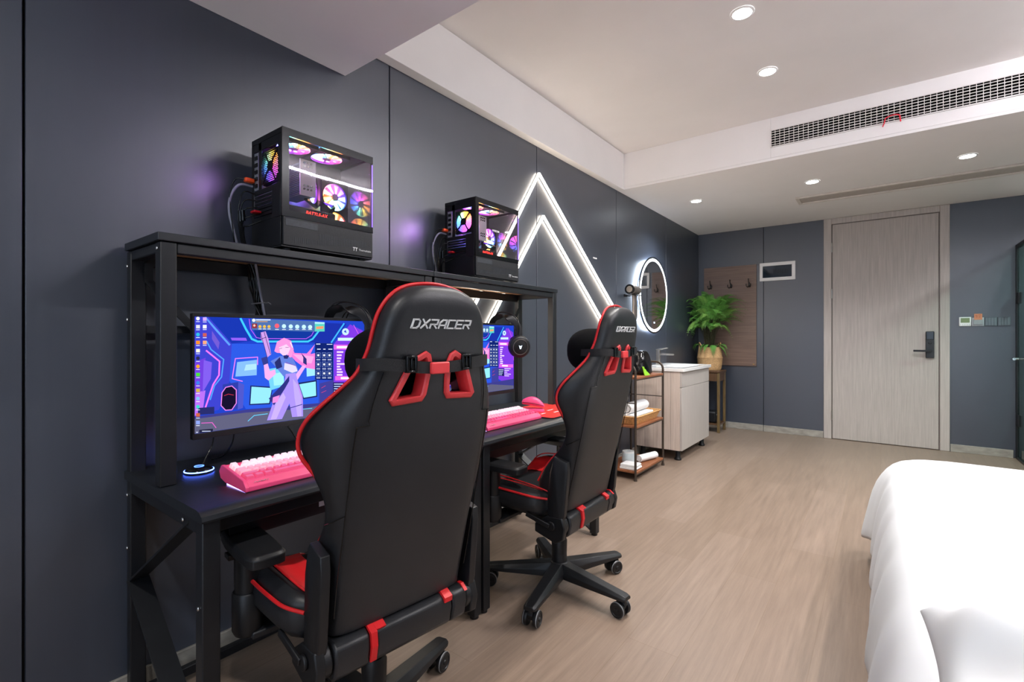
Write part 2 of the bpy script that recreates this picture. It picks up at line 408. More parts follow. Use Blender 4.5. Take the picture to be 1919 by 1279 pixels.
# ------------------------------------------------------------------ ceiling fittings
DL = ['ceiling downlight in the raised tray, nearer the beam', 'ceiling downlight in the raised tray, nearer the air grille',
      'small ceiling downlight under the bulkhead, nearest the left wall', 'ceiling downlight under the bulkhead, just before the door', 'ceiling downlight under the bulkhead, farthest right']
for i, (x, y, z) in enumerate([(a, c, ZH) for a, c in SPOT_HIGH]+[(a, c, ZL) for a, c in SPOT_LOW]):
    t = thing('downlight', (x, y, z), DL[i], 'ceiling light', 'recessed ceiling downlights', local=True)
    b = MB(); b.lathe([(0.044, -0.001), (0.044, -0.006), (0.054, -0.004), (0.055, -0.0005)], n=28, caps=False); b.build('rim', M_white_gl, t, smooth=0.6)
    b = MB(); b.lathe([(0.001, -0.003), (0.044, -0.003), (0.044, -0.002)], n=28); b.build('lamp_lens', M_spot, t)
# bent LED strip along the right side of the tray (its reflection crosses the near computer)
t = thing('led_strip_light', (3.02, 2.9, ZH), 'long slightly wavy white LED strip stuck along the right of the ceiling tray', 'led strip')
pts = []
for i in range(60):
    y = 1.30+2.55*i/59; pts.append((3.02+0.012*math.sin(y*5)+0.006*math.sin(y*13), y, ZH-0.055))
b = MB(); b.tube(pts, 0.009, n=6); b.build('diffuser', glow('strip_led', 'f8f6ff', 85.0), t)
for k in range(6):
    y = 1.32+0.5*k; b = MB(); b.cyl((3.02, y, ZH-0.0005), (3.02, y, ZH-0.050), 0.0025, n=6); b.build('hanger', M_white_gl, t)

# return air grille
t = thing('air_grille', (1.95, 3.927, 2.54), 'long white metal air grille in the bulkhead front', 'air vent')
b = MB(); e = 0.006
b.box((GX0, 3.921, GZ0), (GX1, 3.926, GZ0+e)); b.box((GX0, 3.921, GZ1-e), (GX1, 3.926, GZ1)); b.box((GX0, 3.921, GZ0+e), (GX0+e, 3.926, GZ1-e)); b.box((GX1-e, 3.921, GZ0+e), (GX1, 3.926, GZ1-e))
b.build('frame', M_grille, t)
b = MB()
nz = 7
for k in range(1, nz):
    z = GZ0+(GZ1-GZ0)*k/nz; b.box((GX0+e, 3.9225, z-0.0017), (GX1-e, 3.930, z+0.0017))
nx = 52
for k in range(1, nx):
    x = GX0+(GX1-GX0)*k/nx; b.box((x-0.0014, 3.922, GZ0+e), (x+0.0014, 3.928, GZ1-e))
b.build('grid', M_grille, t)
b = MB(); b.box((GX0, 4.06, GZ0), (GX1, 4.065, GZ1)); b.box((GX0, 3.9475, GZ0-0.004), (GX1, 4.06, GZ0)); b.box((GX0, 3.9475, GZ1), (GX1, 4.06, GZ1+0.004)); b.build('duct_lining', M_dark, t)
b = MB(); rp = [(1.842, 3.912, 2.452), (1.850, 3.914, 2.474), (1.856, 3.916, 2.502), (1.872, 3.914, 2.510), (1.900, 3.912, 2.514), (1.925, 3.914, 2.506), (1.930, 3.912, 2.480), (1.932, 3.909, 2.462)]
b.tube(smooth_path(rp, 4), 0.0035, n=6)
tag(b.build('ribbon', mat('red_ribbon', 'e0243c', 0.6), shift=(1.88, 3.915, 2.46)), 'short red ribbon tied to the white air grille', 'ribbon')
# long slot frame in the bulkhead underside
t = thing('ceiling_slot', (1.98, 5.24, ZL), 'long cream slot frame in the lower ceiling before the door', 'ceiling slot')
b = MB(); x0, x1, y0, y1 = 1.205, 3.1, 5.10, 5.37
b.box((x0, y0, ZL-0.014), (x1, y0+0.03, ZL-0.0005)); b.box((x0, y1-0.03, ZL-0.014), (x1, y1, ZL-0.0005)); b.box((x0, y0+0.03, ZL-0.014), (x0+0.03, y1-0.03, ZL-0.0005)); b.box((x1-0.03, y0+0.03, ZL-0.014), (x1, y1-0.03, ZL-0.0005))
b.build('frame', M_cream, t, bevel=0.003)
b = MB(); b.prism([(y0+0.03, ZL-0.0105), (y1-0.03, ZL-0.002), (y1-0.03, ZL-0.0004), (y0+0.03, ZL-0.0004)], 'x', x0+0.03, x1-0.03); b.build('baffle', mat('slot_baffle', 'b3aaa2', 0.7), t)

# ------------------------------------------------------------------ chevron lights on the left wall
def chevron(name, apex, left, right, label):
    t = thing(name, (0.0, apex[0], apex[1]), label, 'wall light', 'chevron wall lights')
    def strip(p, q, nm):
        (ya, za), (yb, zb) = p, q
        d = Vector((0, yb-ya, zb-za)); L = d.length; d.normalize()
        x = MB(); x.bar((0.011, ya, za), (0.011, yb, zb), 0.0125, 0.010, up=(1, 0, 0)); o = x.build(nm, M_led, t)
        x = MB(); x.bar((0.003, ya, za), (0.003, yb, zb), 0.0165, 0.005, up=(1, 0, 0)); x.build('channel', M_alu, o)
    strip(apex, left, 'light_bar'); strip(apex, right, 'light_bar')
chevron('chevron_light', (2.69, 2.20), (1.386, 0.35), (4.12, 1.14), 'outer and taller of the two glowing chevron lights on the dark wall')
chevron('chevron_light', (2.741, 1.925), (1.535, 0.35), (3.80, 1.09), 'inner and lower of the two glowing chevron lights on the dark wall')

# ------------------------------------------------------------------ desks
def make_desk(label):
    t = thing('computer_desk', (0, 0.45, 0), label, 'desk', 'black computer desks', local=True)
    L = 0.9985
    b = MB(); prof = [(0.020, 0.676), (0.020, 0.700), (0.565, 0.700), (0.584, 0.697), (0.596, 0.689), (0.600, 0.679), (0.598, 0.674), (0.59, 0.674)]
    b.prism(prof, 'y', 0, L); top = b.build('desktop', M_blackwood, t, smooth=0.5)
    b = MB(); b.box((0.022, 0, 1.3645), (0.31, L, 1.387)); sb_ = b.build('shelf_board', M_blackwood, t, bevel=0.002)
    b = MB(); b.box((0.046, 0.048, 1.3627), (0.277, L-0.048, 1.3643)); b.build('raw_underside', wood('raw_board', 'c49060', 'dcaa7c', 'y', 0.33), sb_)
    for y in (0.006, L-0.046):
        b = MB(); b.box((0.545, y, 0.012), (0.585, y+0.04, 0.6735)); l = b.build('leg', M_black, t, bevel=0.003)
        f = MB(); f.cyl((0.565, y+0.02, 0), (0.565, y+0.02, 0.0125), 0.017, n=14); f.build('foot_pad', M_plastic, l)
        b = MB(); b.box((0.022, y, 0.012), (0.054, y+0.04, 1.3625)); l = b.build('leg', M_black, t, bevel=0.003)
        f = MB(); f.cyl((0.040, y+0.02, 0), (0.040, y+0.02, 0.0125), 0.017, n=14); f.build('foot_pad', M_plastic, l)
        b = MB(); b.box((0.268, y, 0.7005), (0.306, y+0.04, 1.3625)); b.build('shelf_post', M_black, t, bevel=0.003)
        b = MB(); b.box((0.0545, y+0.002, 0.636), (0.5445, y+0.036, 0.6735)); b.build('side_rail', M_black, t, bevel=0.003)
        b = MB(); b.box((0.0545, y+0.002, 1.334), (0.2675, y+0.036, 1.3625)); b.build('side_rail', M_black, t, bevel=0.003)
        b = MB(); b.bar((0.05, y+0.02, 0.375), (0.50, y+0.02, 0.655), 0.006, 0.045, up=(0, 1, 0.0)); b.build('brace', M_black, t)
        b = MB(); b.bar((0.05, y+0.02, 0.375), (0.555, y+0.02, 0.03), 0.006, 0.055, up=(0, 1, 0.0)); b.build('brace', M_black, t)
    for a, c in ((0.05, 0.30), (L-0.05, L-0.30)):
        b = MB(); b.bar((0.060, a, 1.33), (0.060, a, 1.27), 0.006, 0.022, up=(0, 1, 0)); b.bar((0.060, a, 1.275), (0.060, c, 0.98), 0.006, 0.022, up=(0, 1, 0)); b.build('brace', M_black, t)
    b = MB(); b.box((0.279, 0.047, 1.334), (0.303, L-0.047, 1.3625)); b.build('front_rail', M_black, t, bevel=0.003)
    b = MB(); b.box((0.024, 0.047, 1.32), (0.044, L-0.047, 1.3625)); b.build('rear_rail', M_black, t, bevel=0.003)
    b = MB(); b.box((0.024, 0.047, 1.115), (0.042, L-0.047, 1.14)); b.build('rear_rail', M_black, t, bevel=0.002)
    b = MB(); b.box((0.53, 0.047, 0.63), (0.555, L-0.047, 0.6735)); b.build('front_rail', M_black, t, bevel=0.003)
    b = MB(); b.box((0.055, 0.047, 0.02), (0.078, L-0.047, 0.05)); b.build('rear_rail', M_black, t, bevel=0.003)
    # sheet tray for cables under the top
    b = MB(); b.box((0.38, 0.10, 0.575), (0.50, L-0.10, 0.578)); b.box((0.497, 0.10, 0.578), (0.50, L-0.10, 0.628)); b.box((0.38, 0.10, 0.578), (0.383, L-0.10, 0.6735))
    b.build('cable_tray', M_black, t)
    for x, z in ((0.03, 1.318), (0.03, 1.157), (0.03, 0.628), (0.03, 0.468), (0.287, 1.345), (0.47, 0.655), (0.565, 0.467)):
        for y in (0.0045, L-0.0045):
            b = MB(); b.sphere((x, y, z), (0.0055, 0.003, 0.0055), 10, 6); b.build('bolt', M_chrome, t, smooth=1.0)
    return t
d1 = make_desk('black computer desk at left, under the nearer glowing computer')
d2 = copy_tree(d1); d2.location = (0, 1.45, 0); d2['label'] = 'black computer desk farther from the camera, with the red mouse mat'

# ------------------------------------------------------------------ computers on the shelves
def rainbow(name, strength, ring=True, holes=False, shift=0.0):
    """light of an addressable fan: hue runs round the hub"""
    m = bpy.data.materials.new(name); m.use_nodes = True
    nt = m.node_tree; nt.nodes.clear(); N = nt.nodes; L = nt.links
    o = N.new('ShaderNodeOutputMaterial'); e = N.new('ShaderNodeEmission')
    tc = N.new('ShaderNodeTexCoord'); mp = N.new('ShaderNodeMapping'); mp.inputs['Rotation'].default_value = (0, 0, shift)
    L.new(tc.outputs['Object'], mp.inputs['Vector'])
    g = N.new('ShaderNodeTexGradient'); g.gradient_type = 'RADIAL'; L.new(mp.outputs[0], g.inputs['Vector'])
    ra = N.new('ShaderNodeValToRGB'); cr = ra.color_ramp
    stops = [(0.0, 'ff8a3c'), (0.14, 'ffd24a'), (0.26, '7dffc8'), (0.4, '4a86ff'), (0.56, '5a46ff'), (0.72, 'c24aff'), (0.86, 'ff5ab4'), (1.0, 'ff8a3c')]
    while len(cr.elements) < len(stops): cr.elements.new(0.5)
    for el, (p, c) in zip(cr.elements, stops): el.position = p; el.color = lin(c)+(1,)
    L.new(g.outputs['Color'], ra.inputs['Fac']); L.new(ra.outputs[0], e.inputs[0])
    s = N.new('ShaderNodeMath'); s.operation = 'MULTIPLY'; s.inputs[1].default_value = strength
    ln = N.new('ShaderNodeVectorMath'); ln.operation = 'LENGTH'; L.new(tc.outputs['Object'], ln.inputs[0])
    rr = N.new('ShaderNodeValToRGB'); el = rr.color_ramp.elements
    el[0].position = 0.0; el[0].color = (0.05, 0.05, 0.05, 1); el[1].position = 1.0; el[1].color = (0.12, 0.12, 0.12, 1)
    for p, v in ((0.22, 0.1), (0.30, 1.6), (0.46, 1.0), (0.62, 0.45), (0.9, 0.3)):
        q = rr.color_ramp.elements.new(p); q.color = (v/2, v/2, v/2, 1)
    mu = N.new('ShaderNodeMath'); mu.operation = 'MULTIPLY'; mu.inputs[1].default_value = 1/0.056; L.new(ln.outputs['Value'], mu.inputs[0])
    L.new(mu.outputs[0], rr.inputs['Fac'])
    if ring: L.new(rr.outputs[0], s.inputs[0])
    else: s.inputs[0].default_value = 0.6
    L.new(s.outputs[0], e.inputs[1]); L.new(e.outputs[0], o.inputs[0])
    return m
M_fan_ring = rainbow('fan_light', 60.0)
M_fan_ring2 = rainbow('fan_light_turned', 60.0, shift=2.2)
M_fan_top = rainbow('fan_light_top', 60.0, ring=False, shift=1.0)
M_fan_rear = rainbow('fan_light_rear', 13.0, ring=False, shift=2.5)
M_blade = mat('frosted_blade', '9a98a4', 0.4, trans=0.5)
M_fins = mat('cooler_fins', '8f8f98', 0.35, metal=0.8)
M_case = mat('case_black', '0d0e11', 0.4, spec=0.5, var=0.1)
M_mesh = mat('case_mesh', '14161a', 0.55, var=0.5, scale=260)
M_board_pcb = mat('circuit_board', '14151a', 0.5, var=0.4, scale=60)
M_ports = mat('port_panel', 'a9abb0', 0.4, metal=0.6, var=0.3, scale=80)

def fan(parent, pos, axis, r, m_light, flat=False):
    """fan frame, nine blades and a light disc, its own origin at the hub; axis is the way it faces"""
    b = MB(); h = r*1.13
    # square frame with a round hole
    n = 32; inner = [(r*1.03*math.cos(2*PI*i/n), r*1.03*math.sin(2*PI*i/n)) for i in range(n)]
    def sq(t):
        c, s = math.cos(t), math.sin(t); k = h/max(abs(c), abs(s)); return (c*k, s*k)
    outer = [sq(2*PI*i/n) for i in range(n)]
    b.loft([[(x, y, -0.012) for x, y in outer], [(x, y, 0.0) for x, y in outer], [(x, y, 0.0) for x, y in inner], [(x, y, -0.012) for x, y in inner], [(x, y, -0.012) for x, y in outer]], caps=False)
    q = Vector(axis).to_track_quat('Z', 'Y').to_euler()
    f = b.build('fan', M_case); f.parent = parent; f.location = rel(parent, pos); f.rotation_euler = q
    dz = -0.0012 if flat else -0.009
    d = MB(); d.lathe([(0.0005, dz), (r*1.02, dz), (r*1.02, dz+0.0005), (0.0005, dz+0.0005)], n=40); dd = d.build('fan_light', m_light); dd.parent = f
    if flat: return f
    bl = MB(); bl.cyl((0, 0, -0.008), (0, 0, 0.001), r*0.28, n=20)
    for k in range(9):
        a = 2*PI*k/9
        def pt(rad, da, z): return (rad*math.cos(a+da), rad*math.sin(a+da), z)
        bl.add([pt(r*0.28, 0, -0.001), pt(r*0.97, 0.28, -0.001), pt(r*0.97, 0.52, -0.006), pt(r*0.28, 0.40, -0.006)], [(0, 1, 2, 3)])
    bb = bl.build('fan_blades', M_blade); bb.parent = f
    s = bb.modifiers.new('s', 'SOLIDIFY'); s.thickness = 0.0006
    return f

PCW, PCL, PCH = 0.214, 0.352, 0.402
def make_pc(loc, label):
    t = thing('desktop_computer', loc, label, 'computer', 'glass-sided desktop computers', local=True)
    X, Y, H = PCW, PCL, PCH; sh = 0.112
    # feet and chassis
    b = MB()
    for x in (0.03, X-0.03):
        for y in (0.03, Y-0.03): b.cyl((x, y, 0.0), (x, y, 0.012), 0.012, n=12)
    b.build('foot', M_plastic, t)
    b = MB(); b.box((0, 0, 0.012), (X-0.004, Y, 0.018)); b.box((0, 0.003, 0.018), (0.004, Y, H)); b.box((0.004, Y-0.004, H-0.012), (X-0.004, Y, H)); b.box((0.004, 0, H-0.02), (X-0.004, 0.006, H)); b.box((X-0.012, 0, sh), (X-0.004, 0.010, H-0.02)); b.box((X-0.010, Y-0.006, sh), (X-0.004, Y, H-0.012))
    b.build('chassis', M_case, t, bevel=0.0015, seg=1)
    b = MB(); b.box((0.004, 0.0, 0.018), (X-0.0105, 0.004, sh)); b.box((0.004, 0.0, sh), (0.022, 0.004, H-0.02)); b.box((0.148, 0.0, sh), (X-0.012, 0.004, 0.225)); b.box((0.022, 0.0, sh), (0.148, 0.004, 0.128)); b.box((0.022, 0.0, 0.205), (0.148, 0.004, 0.222)); b.box((0.055, 0.0, 0.222), (0.075, 0.004, H-0.02)); b.box((0.022, 0.0, 0.355), (X-0.012, 0.004, H-0.02)); b.box((0.186, 0.0, 0.225), (X-0.012, 0.004, 0.355))
    b.build('rear_panel', M_case, t, bevel=0.001, seg=1)
    b = MB(); b.box((0.024, 0.0005, 0.224), (0.053, 0.006, 0.352)); io = b.build('port_panel', M_ports, t)
    b = MB()
    for k in range(5): b.box((0.028, -0.002, 0.232+k*0.024), (0.048, 0.0008, 0.245+k*0.024))
    b.build('ports', M_gloss, io)
    b = MB()
    for k in range(6): b.box((0.026, 0.0005, 0.131+k*0.0122), (0.146, 0.003, 0.140+k*0.0122))
    b.build('slot_cover', mat('slot_cover', '202226', 0.4, metal=0.5), t)
    # rear fan behind a perforated guard
    fan(t, (0.132, 0.0062, 0.290), (0, -1, 0), 0.050, M_fan_rear, flat=True)
    fl = lamp('fan_glow', 'SPOT', rel(t, (0.13, -0.006, 0.29)), 1.1, (0.62, 0.30, 1.0), spot_size=2.9, spot_blend=0.9, shadow_soft_size=0.03); fl.rotation_euler = Vector((-0.1, -1, 0.0)).to_track_quat('-Z', 'Y').to_euler(); fl.parent = t
    b = MB()
    step = 0.0072; k = 0
    z = 0.290-0.053
    while z < 0.290+0.053:
        b.box((0.077, 0.0012, z-0.0009), (0.187, 0.0028, z+0.0009)); z += step*0.866
    for i in range(-16, 17):
        x = 0.132+i*step/1.0
        for s in (1,):
            xa, xb = x-0.03, x+0.03
            za, zb = 0.237, 0.343
            # clip slanted wires to the opening
            pts = []
            for u in (0, 1):
                pts.append((xa+(xb-xa)*u, za+(zb-za)*u))
            (x1, z1), (x2, z2) = pts
            def cl(xq): return z1+(z2-z1)*(xq-x1)/(x2-x1)
            if x1 < 0.077: z1n = cl(0.077); x1, z1 = 0.077, z1n
            if x2 > 0.187: z2n = cl(0.187); x2, z2 = 0.187, z2n
            if x2-x1 > 0.002:
                b.bar((x1, 0.002, z1), (x2, 0.002, z2), 0.0016, 0.0016); b.bar((0.264-x1, 0.0022, z1), (0.264-x2, 0.0022, z2), 0.0016, 0.0016)
    for rr in (0.018,):
        b.cyl((0.132, 0.0, 0.290), (0.132, 0.003, 0.290), rr, n=20)
    b.bar((0.085, 0.001, 0.245), (0.180, 0.001, 0.335), 0.007, 0.003, up=(0, 1, 0)); b.bar((0.100, 0.001, 0.335), (0.165, 0.001, 0.245), 0.007, 0.003, up=(0, 1, 0)); b.build('fan_guard', M_case, t)
    # power supply shroud with mesh side and lettering
    b = MB(); b.box((0.0045, 0.0045, 0.0185), (X-0.0005, Y-0.0005, sh-0.0005)); b.build('lower_panel', M_mesh, t, bevel=0.0015, seg=1)
    b = MB()
    for k in range(44):
        y = 0.030+k*0.0068; b.box((X-0.0006, y, 0.026+0.0006*k), (X+0.0002, y+0.0016, 0.074 if k > 14 else 0.05))
    b.build('vent_slots', mat('vent_slots', '31353c', 0.5), t)
    b = MB(); b.box((X-0.0006, 0.012, 0.083), (X+0.0003, 0.125, 0.105)); b.build('drive_label', mat('dull_label', '2f333a', 0.5, var=0.2, scale=120), t)
    text_mesh('maker_name', 'Thermaltake', 0.0105, M_print, t, face_x(X+0.0004, 0.316, 0.040))
    b = MB()
    for y0 in (0.268, 0.278):
        b.prism([(y0-0.004, 0.0475), (y0+0.006, 0.0475), (y0+0.005, 0.0445), (y0+0.0025, 0.0445), (y0+0.0012, 0.034), (y0-0.001, 0.034), (y0, 0.0445), (y0-0.003, 0.0445)], 'x', X+0.0001, X+0.0006)
    b.build('maker_logo', M_print, t)
    # glass: side pane with its printed border, and front pane
    b = MB(); b.box((X-0.0035, 0.0, sh), (X, Y, H)); gl = b.build('glass_side', M_pcglass, t)
    b = MB(); b.box((X-0.0001, 0, H-0.026), (X+0.0003, Y, H)); b.box((X-0.0001, 0, sh), (X+0.0003, Y, sh+0.022)); b.box((X-0.0001, 0, sh+0.022), (X+0.0003, 0.024, H-0.026)); b.build('printed_border', mat('glass_border', '0f1013', 0.2, spec=0.3), gl)
    b = MB(); b.box((0.0045, Y-0.0035, sh), (X-0.004, Y, H-0.0125)); b.build('glass_front', M_pcglass, t)
    b = MB(); b.box((X-0.0038, Y-0.0028, sh+0.024), (X-0.001, Y-0.0006, H-0.03)); b.build('edge_reflection', glow('violet_edge', '8c6cff', 1.6), t)  # violet reflection along the glass edge, put in as a glowing strip
    # top mesh plate
    b = MB(); b.box((0.004, 0.0065, H-0.0035), (X-0.004, Y-0.0045, H-0.0005)); b.build('top_plate', M_mesh, t)
    b = MB(); b.box((0.0045, 0.0045, sh), (X-0.004, Y-0.004, sh+0.002)); b.build('shroud_deck', M_case, t)
    # inside
    b = MB(); b.box((0.0045, 0.008, sh+0.012), (0.010, 0.225, H-0.022)); b.build('mainboard', M_board_pcb, t)
    fan(t, (0.110, 0.095, H-0.022), (0, 0, -1), 0.053, M_fan_top); fan(t, (0.110, 0.222, H-0.022), (0, 0, -1), 0.053, M_fan_top)
    fan(t, (0.060, 0.290, sh+0.150), (1, 0, 0), 0.050, M_fan_ring); fan(t, (0.060, 0.290, sh+0.040), (1, 0, 0), 0.050, M_fan_ring2)
    b = MB()
    for k in range(18): b.box((0.03, 0.100, 0.215+k*0.0065), (0.150, 0.150, 0.2172+k*0.0065))
    ck = b.build('cpu_cooler', M_fins, t)
    b = MB(); b.box((0.150, 0.095, 0.212), (0.1535, 0.153, 0.338)); b.build('cooler_plate', mat('cooler_white', 'd9d9de', 0.4), ck)
    b = MB()
    for zz in (0.232, 0.244, 0.312, 0.324):
        for k in range(3): b.prism([(0.105+k*0.013, zz), (0.113+k*0.013, zz), (0.116+k*0.013, zz+0.007), (0.108+k*0.013, zz+0.007)], 'x', 0.1535, 0.1541)
    b.build('plate_marks', M_gloss, ck)
    fan(t, (0.085, 0.182, 0.262), (0.75, 0.66, 0), 0.048, M_fan_top)
    b = MB(); b.box((0.03, 0.012, sh+0.022), (0.165, 0.225, sh+0.055)); gpu = b.build('graphics_card', M_case, t, bevel=0.003)
    text_mesh('lit_lettering', 'BATTLE-AX', 0.016, glow('red_letters', 'ff3a30', 3.0), gpu, face_x(0.1655, 0.150, sh+0.039), shear=0.2)
    b = MB(); b.box((0.02, 0.150, sh+0.0025), (0.16, 0.235, sh+0.006)); b.build('deck_light', glow('deck_glow', '3ec8d8', 0.8), t)
    b = MB()
    for k in range(5):
        p = [(0.08+k*0.008, 0.228, sh+0.05), (0.12+k*0.006, 0.236, sh+0.085), (0.07+k*0.005, 0.235, sh+0.11), (0.02, 0.23, sh+0.10+k*0.008)]
        b.tube(smooth_path(p, 4), 0.002, n=6)
    b.build('power_leads', M_gloss, t, smooth=1.0)
    return t
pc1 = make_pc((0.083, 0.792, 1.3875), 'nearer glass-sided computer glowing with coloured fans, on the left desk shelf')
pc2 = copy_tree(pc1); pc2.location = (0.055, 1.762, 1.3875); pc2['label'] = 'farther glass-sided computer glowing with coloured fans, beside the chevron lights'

# cables at the rear of each computer
def cable_set(dy, dx, near):
    b = MB(); p = [(0.10+dx, 0.790+dy, 1.628), (0.09+dx, 0.750+dy, 1.627), (0.075+dx, 0.728+dy, 1.585), (0.07+dx, 0.726+dy, 1.53), (0.07+dx, 0.742+dy, 1.46), (0.06+dx, 0.765+dy, 1.392)]
    if near: p += [(0.045, 0.785, 1.36)]
    c = b.tube(smooth_path(p[:6], 6), 0.0045, n=8).build('cable', M_grey_cable, smooth=1.2, shift=(0.06+dx, 0.765+dy, 1.39))
    tag(c, 'thick grey cable looping from the back of the %s computer' % ('nearer' if near else 'farther'), 'cable', 'cables behind the computers')
    b = MB(); b.box((0.098+dx, 0.758+dy, 1.636), (0.118+dx, 0.7905+dy, 1.652))
    pl = b.build('plug', M_orange, bevel=0.005, seg=2, shift=(0.108+dx, 0.79+dy, 1.644))
    tag(pl, 'orange plug in the back of the %s computer' % ('nearer' if near else 'farther'), 'plug', 'plugs in the computers')
    b = MB(); b.tube(smooth_path([(0.108+dx, 0.759+dy, 1.645), (0.09+dx, 0.735+dy, 1.64), (0.075+dx, 0.725+dy, 1.58), (0.072+dx, 0.738+dy, 1.46), (0.055+dx, 0.755+dy, 1.392)], 5), 0.0025, n=6); b.build('cord', M_gloss, pl, smooth=1.2, shift=(0.108+dx, 0.79+dy, 1.644))
    b = MB(); b.box((0.135+dx, 0.765+dy, 1.525), (0.165+dx, 0.7905+dy, 1.533)); 
    r = b.build('plug', M_redplug, bevel=0.003, shift=(0.15+dx, 0.79+dy, 1.529)); tag(r, 'red plug low in the back of the %s computer' % ('nearer' if near else 'farther'), 'plug', 'plugs in the computers')
    b = MB()
    for k in range(5):
        p = [(0.11+0.012*k+dx, 0.791+dy, 1.60-0.025*k), (0.10+0.008*k+dx, 0.757+dy, 1.60-0.03*k), (0.085+0.006*k+dx, 0.748+dy+0.002*k, 1.52-0.01*k), (0.07+0.006*k+dx, 0.765+dy, 1.44), (0.062+0.005*k+dx, 0.775+dy+0.003*k, 1.392)]
        b.tube(smooth_path(p, 5), 0.0025, n=6)
    for k in range(2): b.cyl((0.098+0.02*k+dx, 0.749+dy, 1.535), (0.096+0.02*k+dx, 0.752+dy, 1.50), 0.007, n=10)
    tag(b.build('cable_bundle', M_gloss, smooth=1.2, shift=(0.08+dx, 0.77+dy, 1.39)), 'thin black cables hanging behind the %s computer' % ('nearer' if near else 'farther'), 'cables', 'cables behind the computers')
cable_set(0.0, 0.0, True)
cable_set(0.968, -0.028, False)
# the tied bundle that runs down behind the left screen
t = thing('cable_loom', (0.075, 0.82, 1.05), 'tied bundle of black cables hanging behind the left monitor', 'cables')
b = MB()
for k in range(9):
    a = k*0.7
    p = [(0.075+0.012*math.cos(a), 0.800+0.014*math.sin(a), 1.361), (0.075+0.013*math.cos(a+1), 0.806+0.016*math.sin(a+1), 1.29), (0.075+0.009*math.cos(a), 0.818+0.010*math.sin(a), 1.225), (0.075+0.011*math.cos(a+2), 0.826+0.016*math.sin(a+2), 1.16), (0.08, 0.83+0.01*math.sin(a), 1.05)]
    b.tube(smooth_path(p, 5), 0.0033, n=6)
b.build('strand', M_gloss, t, smooth=1.2)
b = MB(); b.tube(smooth_path([(0.092, 0.803, 1.361), (0.094, 0.815, 1.28), (0.094, 0.824, 1.23), (0.092, 0.836, 1.17)], 5), 0.0042, n=8); b.build('grey_strand', M_grey_cable, t, smooth=1.2)
b = MB(); n = 20; b.tube([(0.077+0.022*math.cos(2*PI*i/n), 0.819+0.020*math.sin(2*PI*i/n), 1.225+0.003*math.sin(2*PI*i/n)) for i in range(n)], 0.0022, n=6, closed=True); b.tube([(0.09, 0.838, 1.226), (0.093, 0.848, 1.228), (0.094, 0.856, 1.222)], 0.002, n=6); b.build('cable_tie', mat('tie_grey', '77777c', 0.5), t)

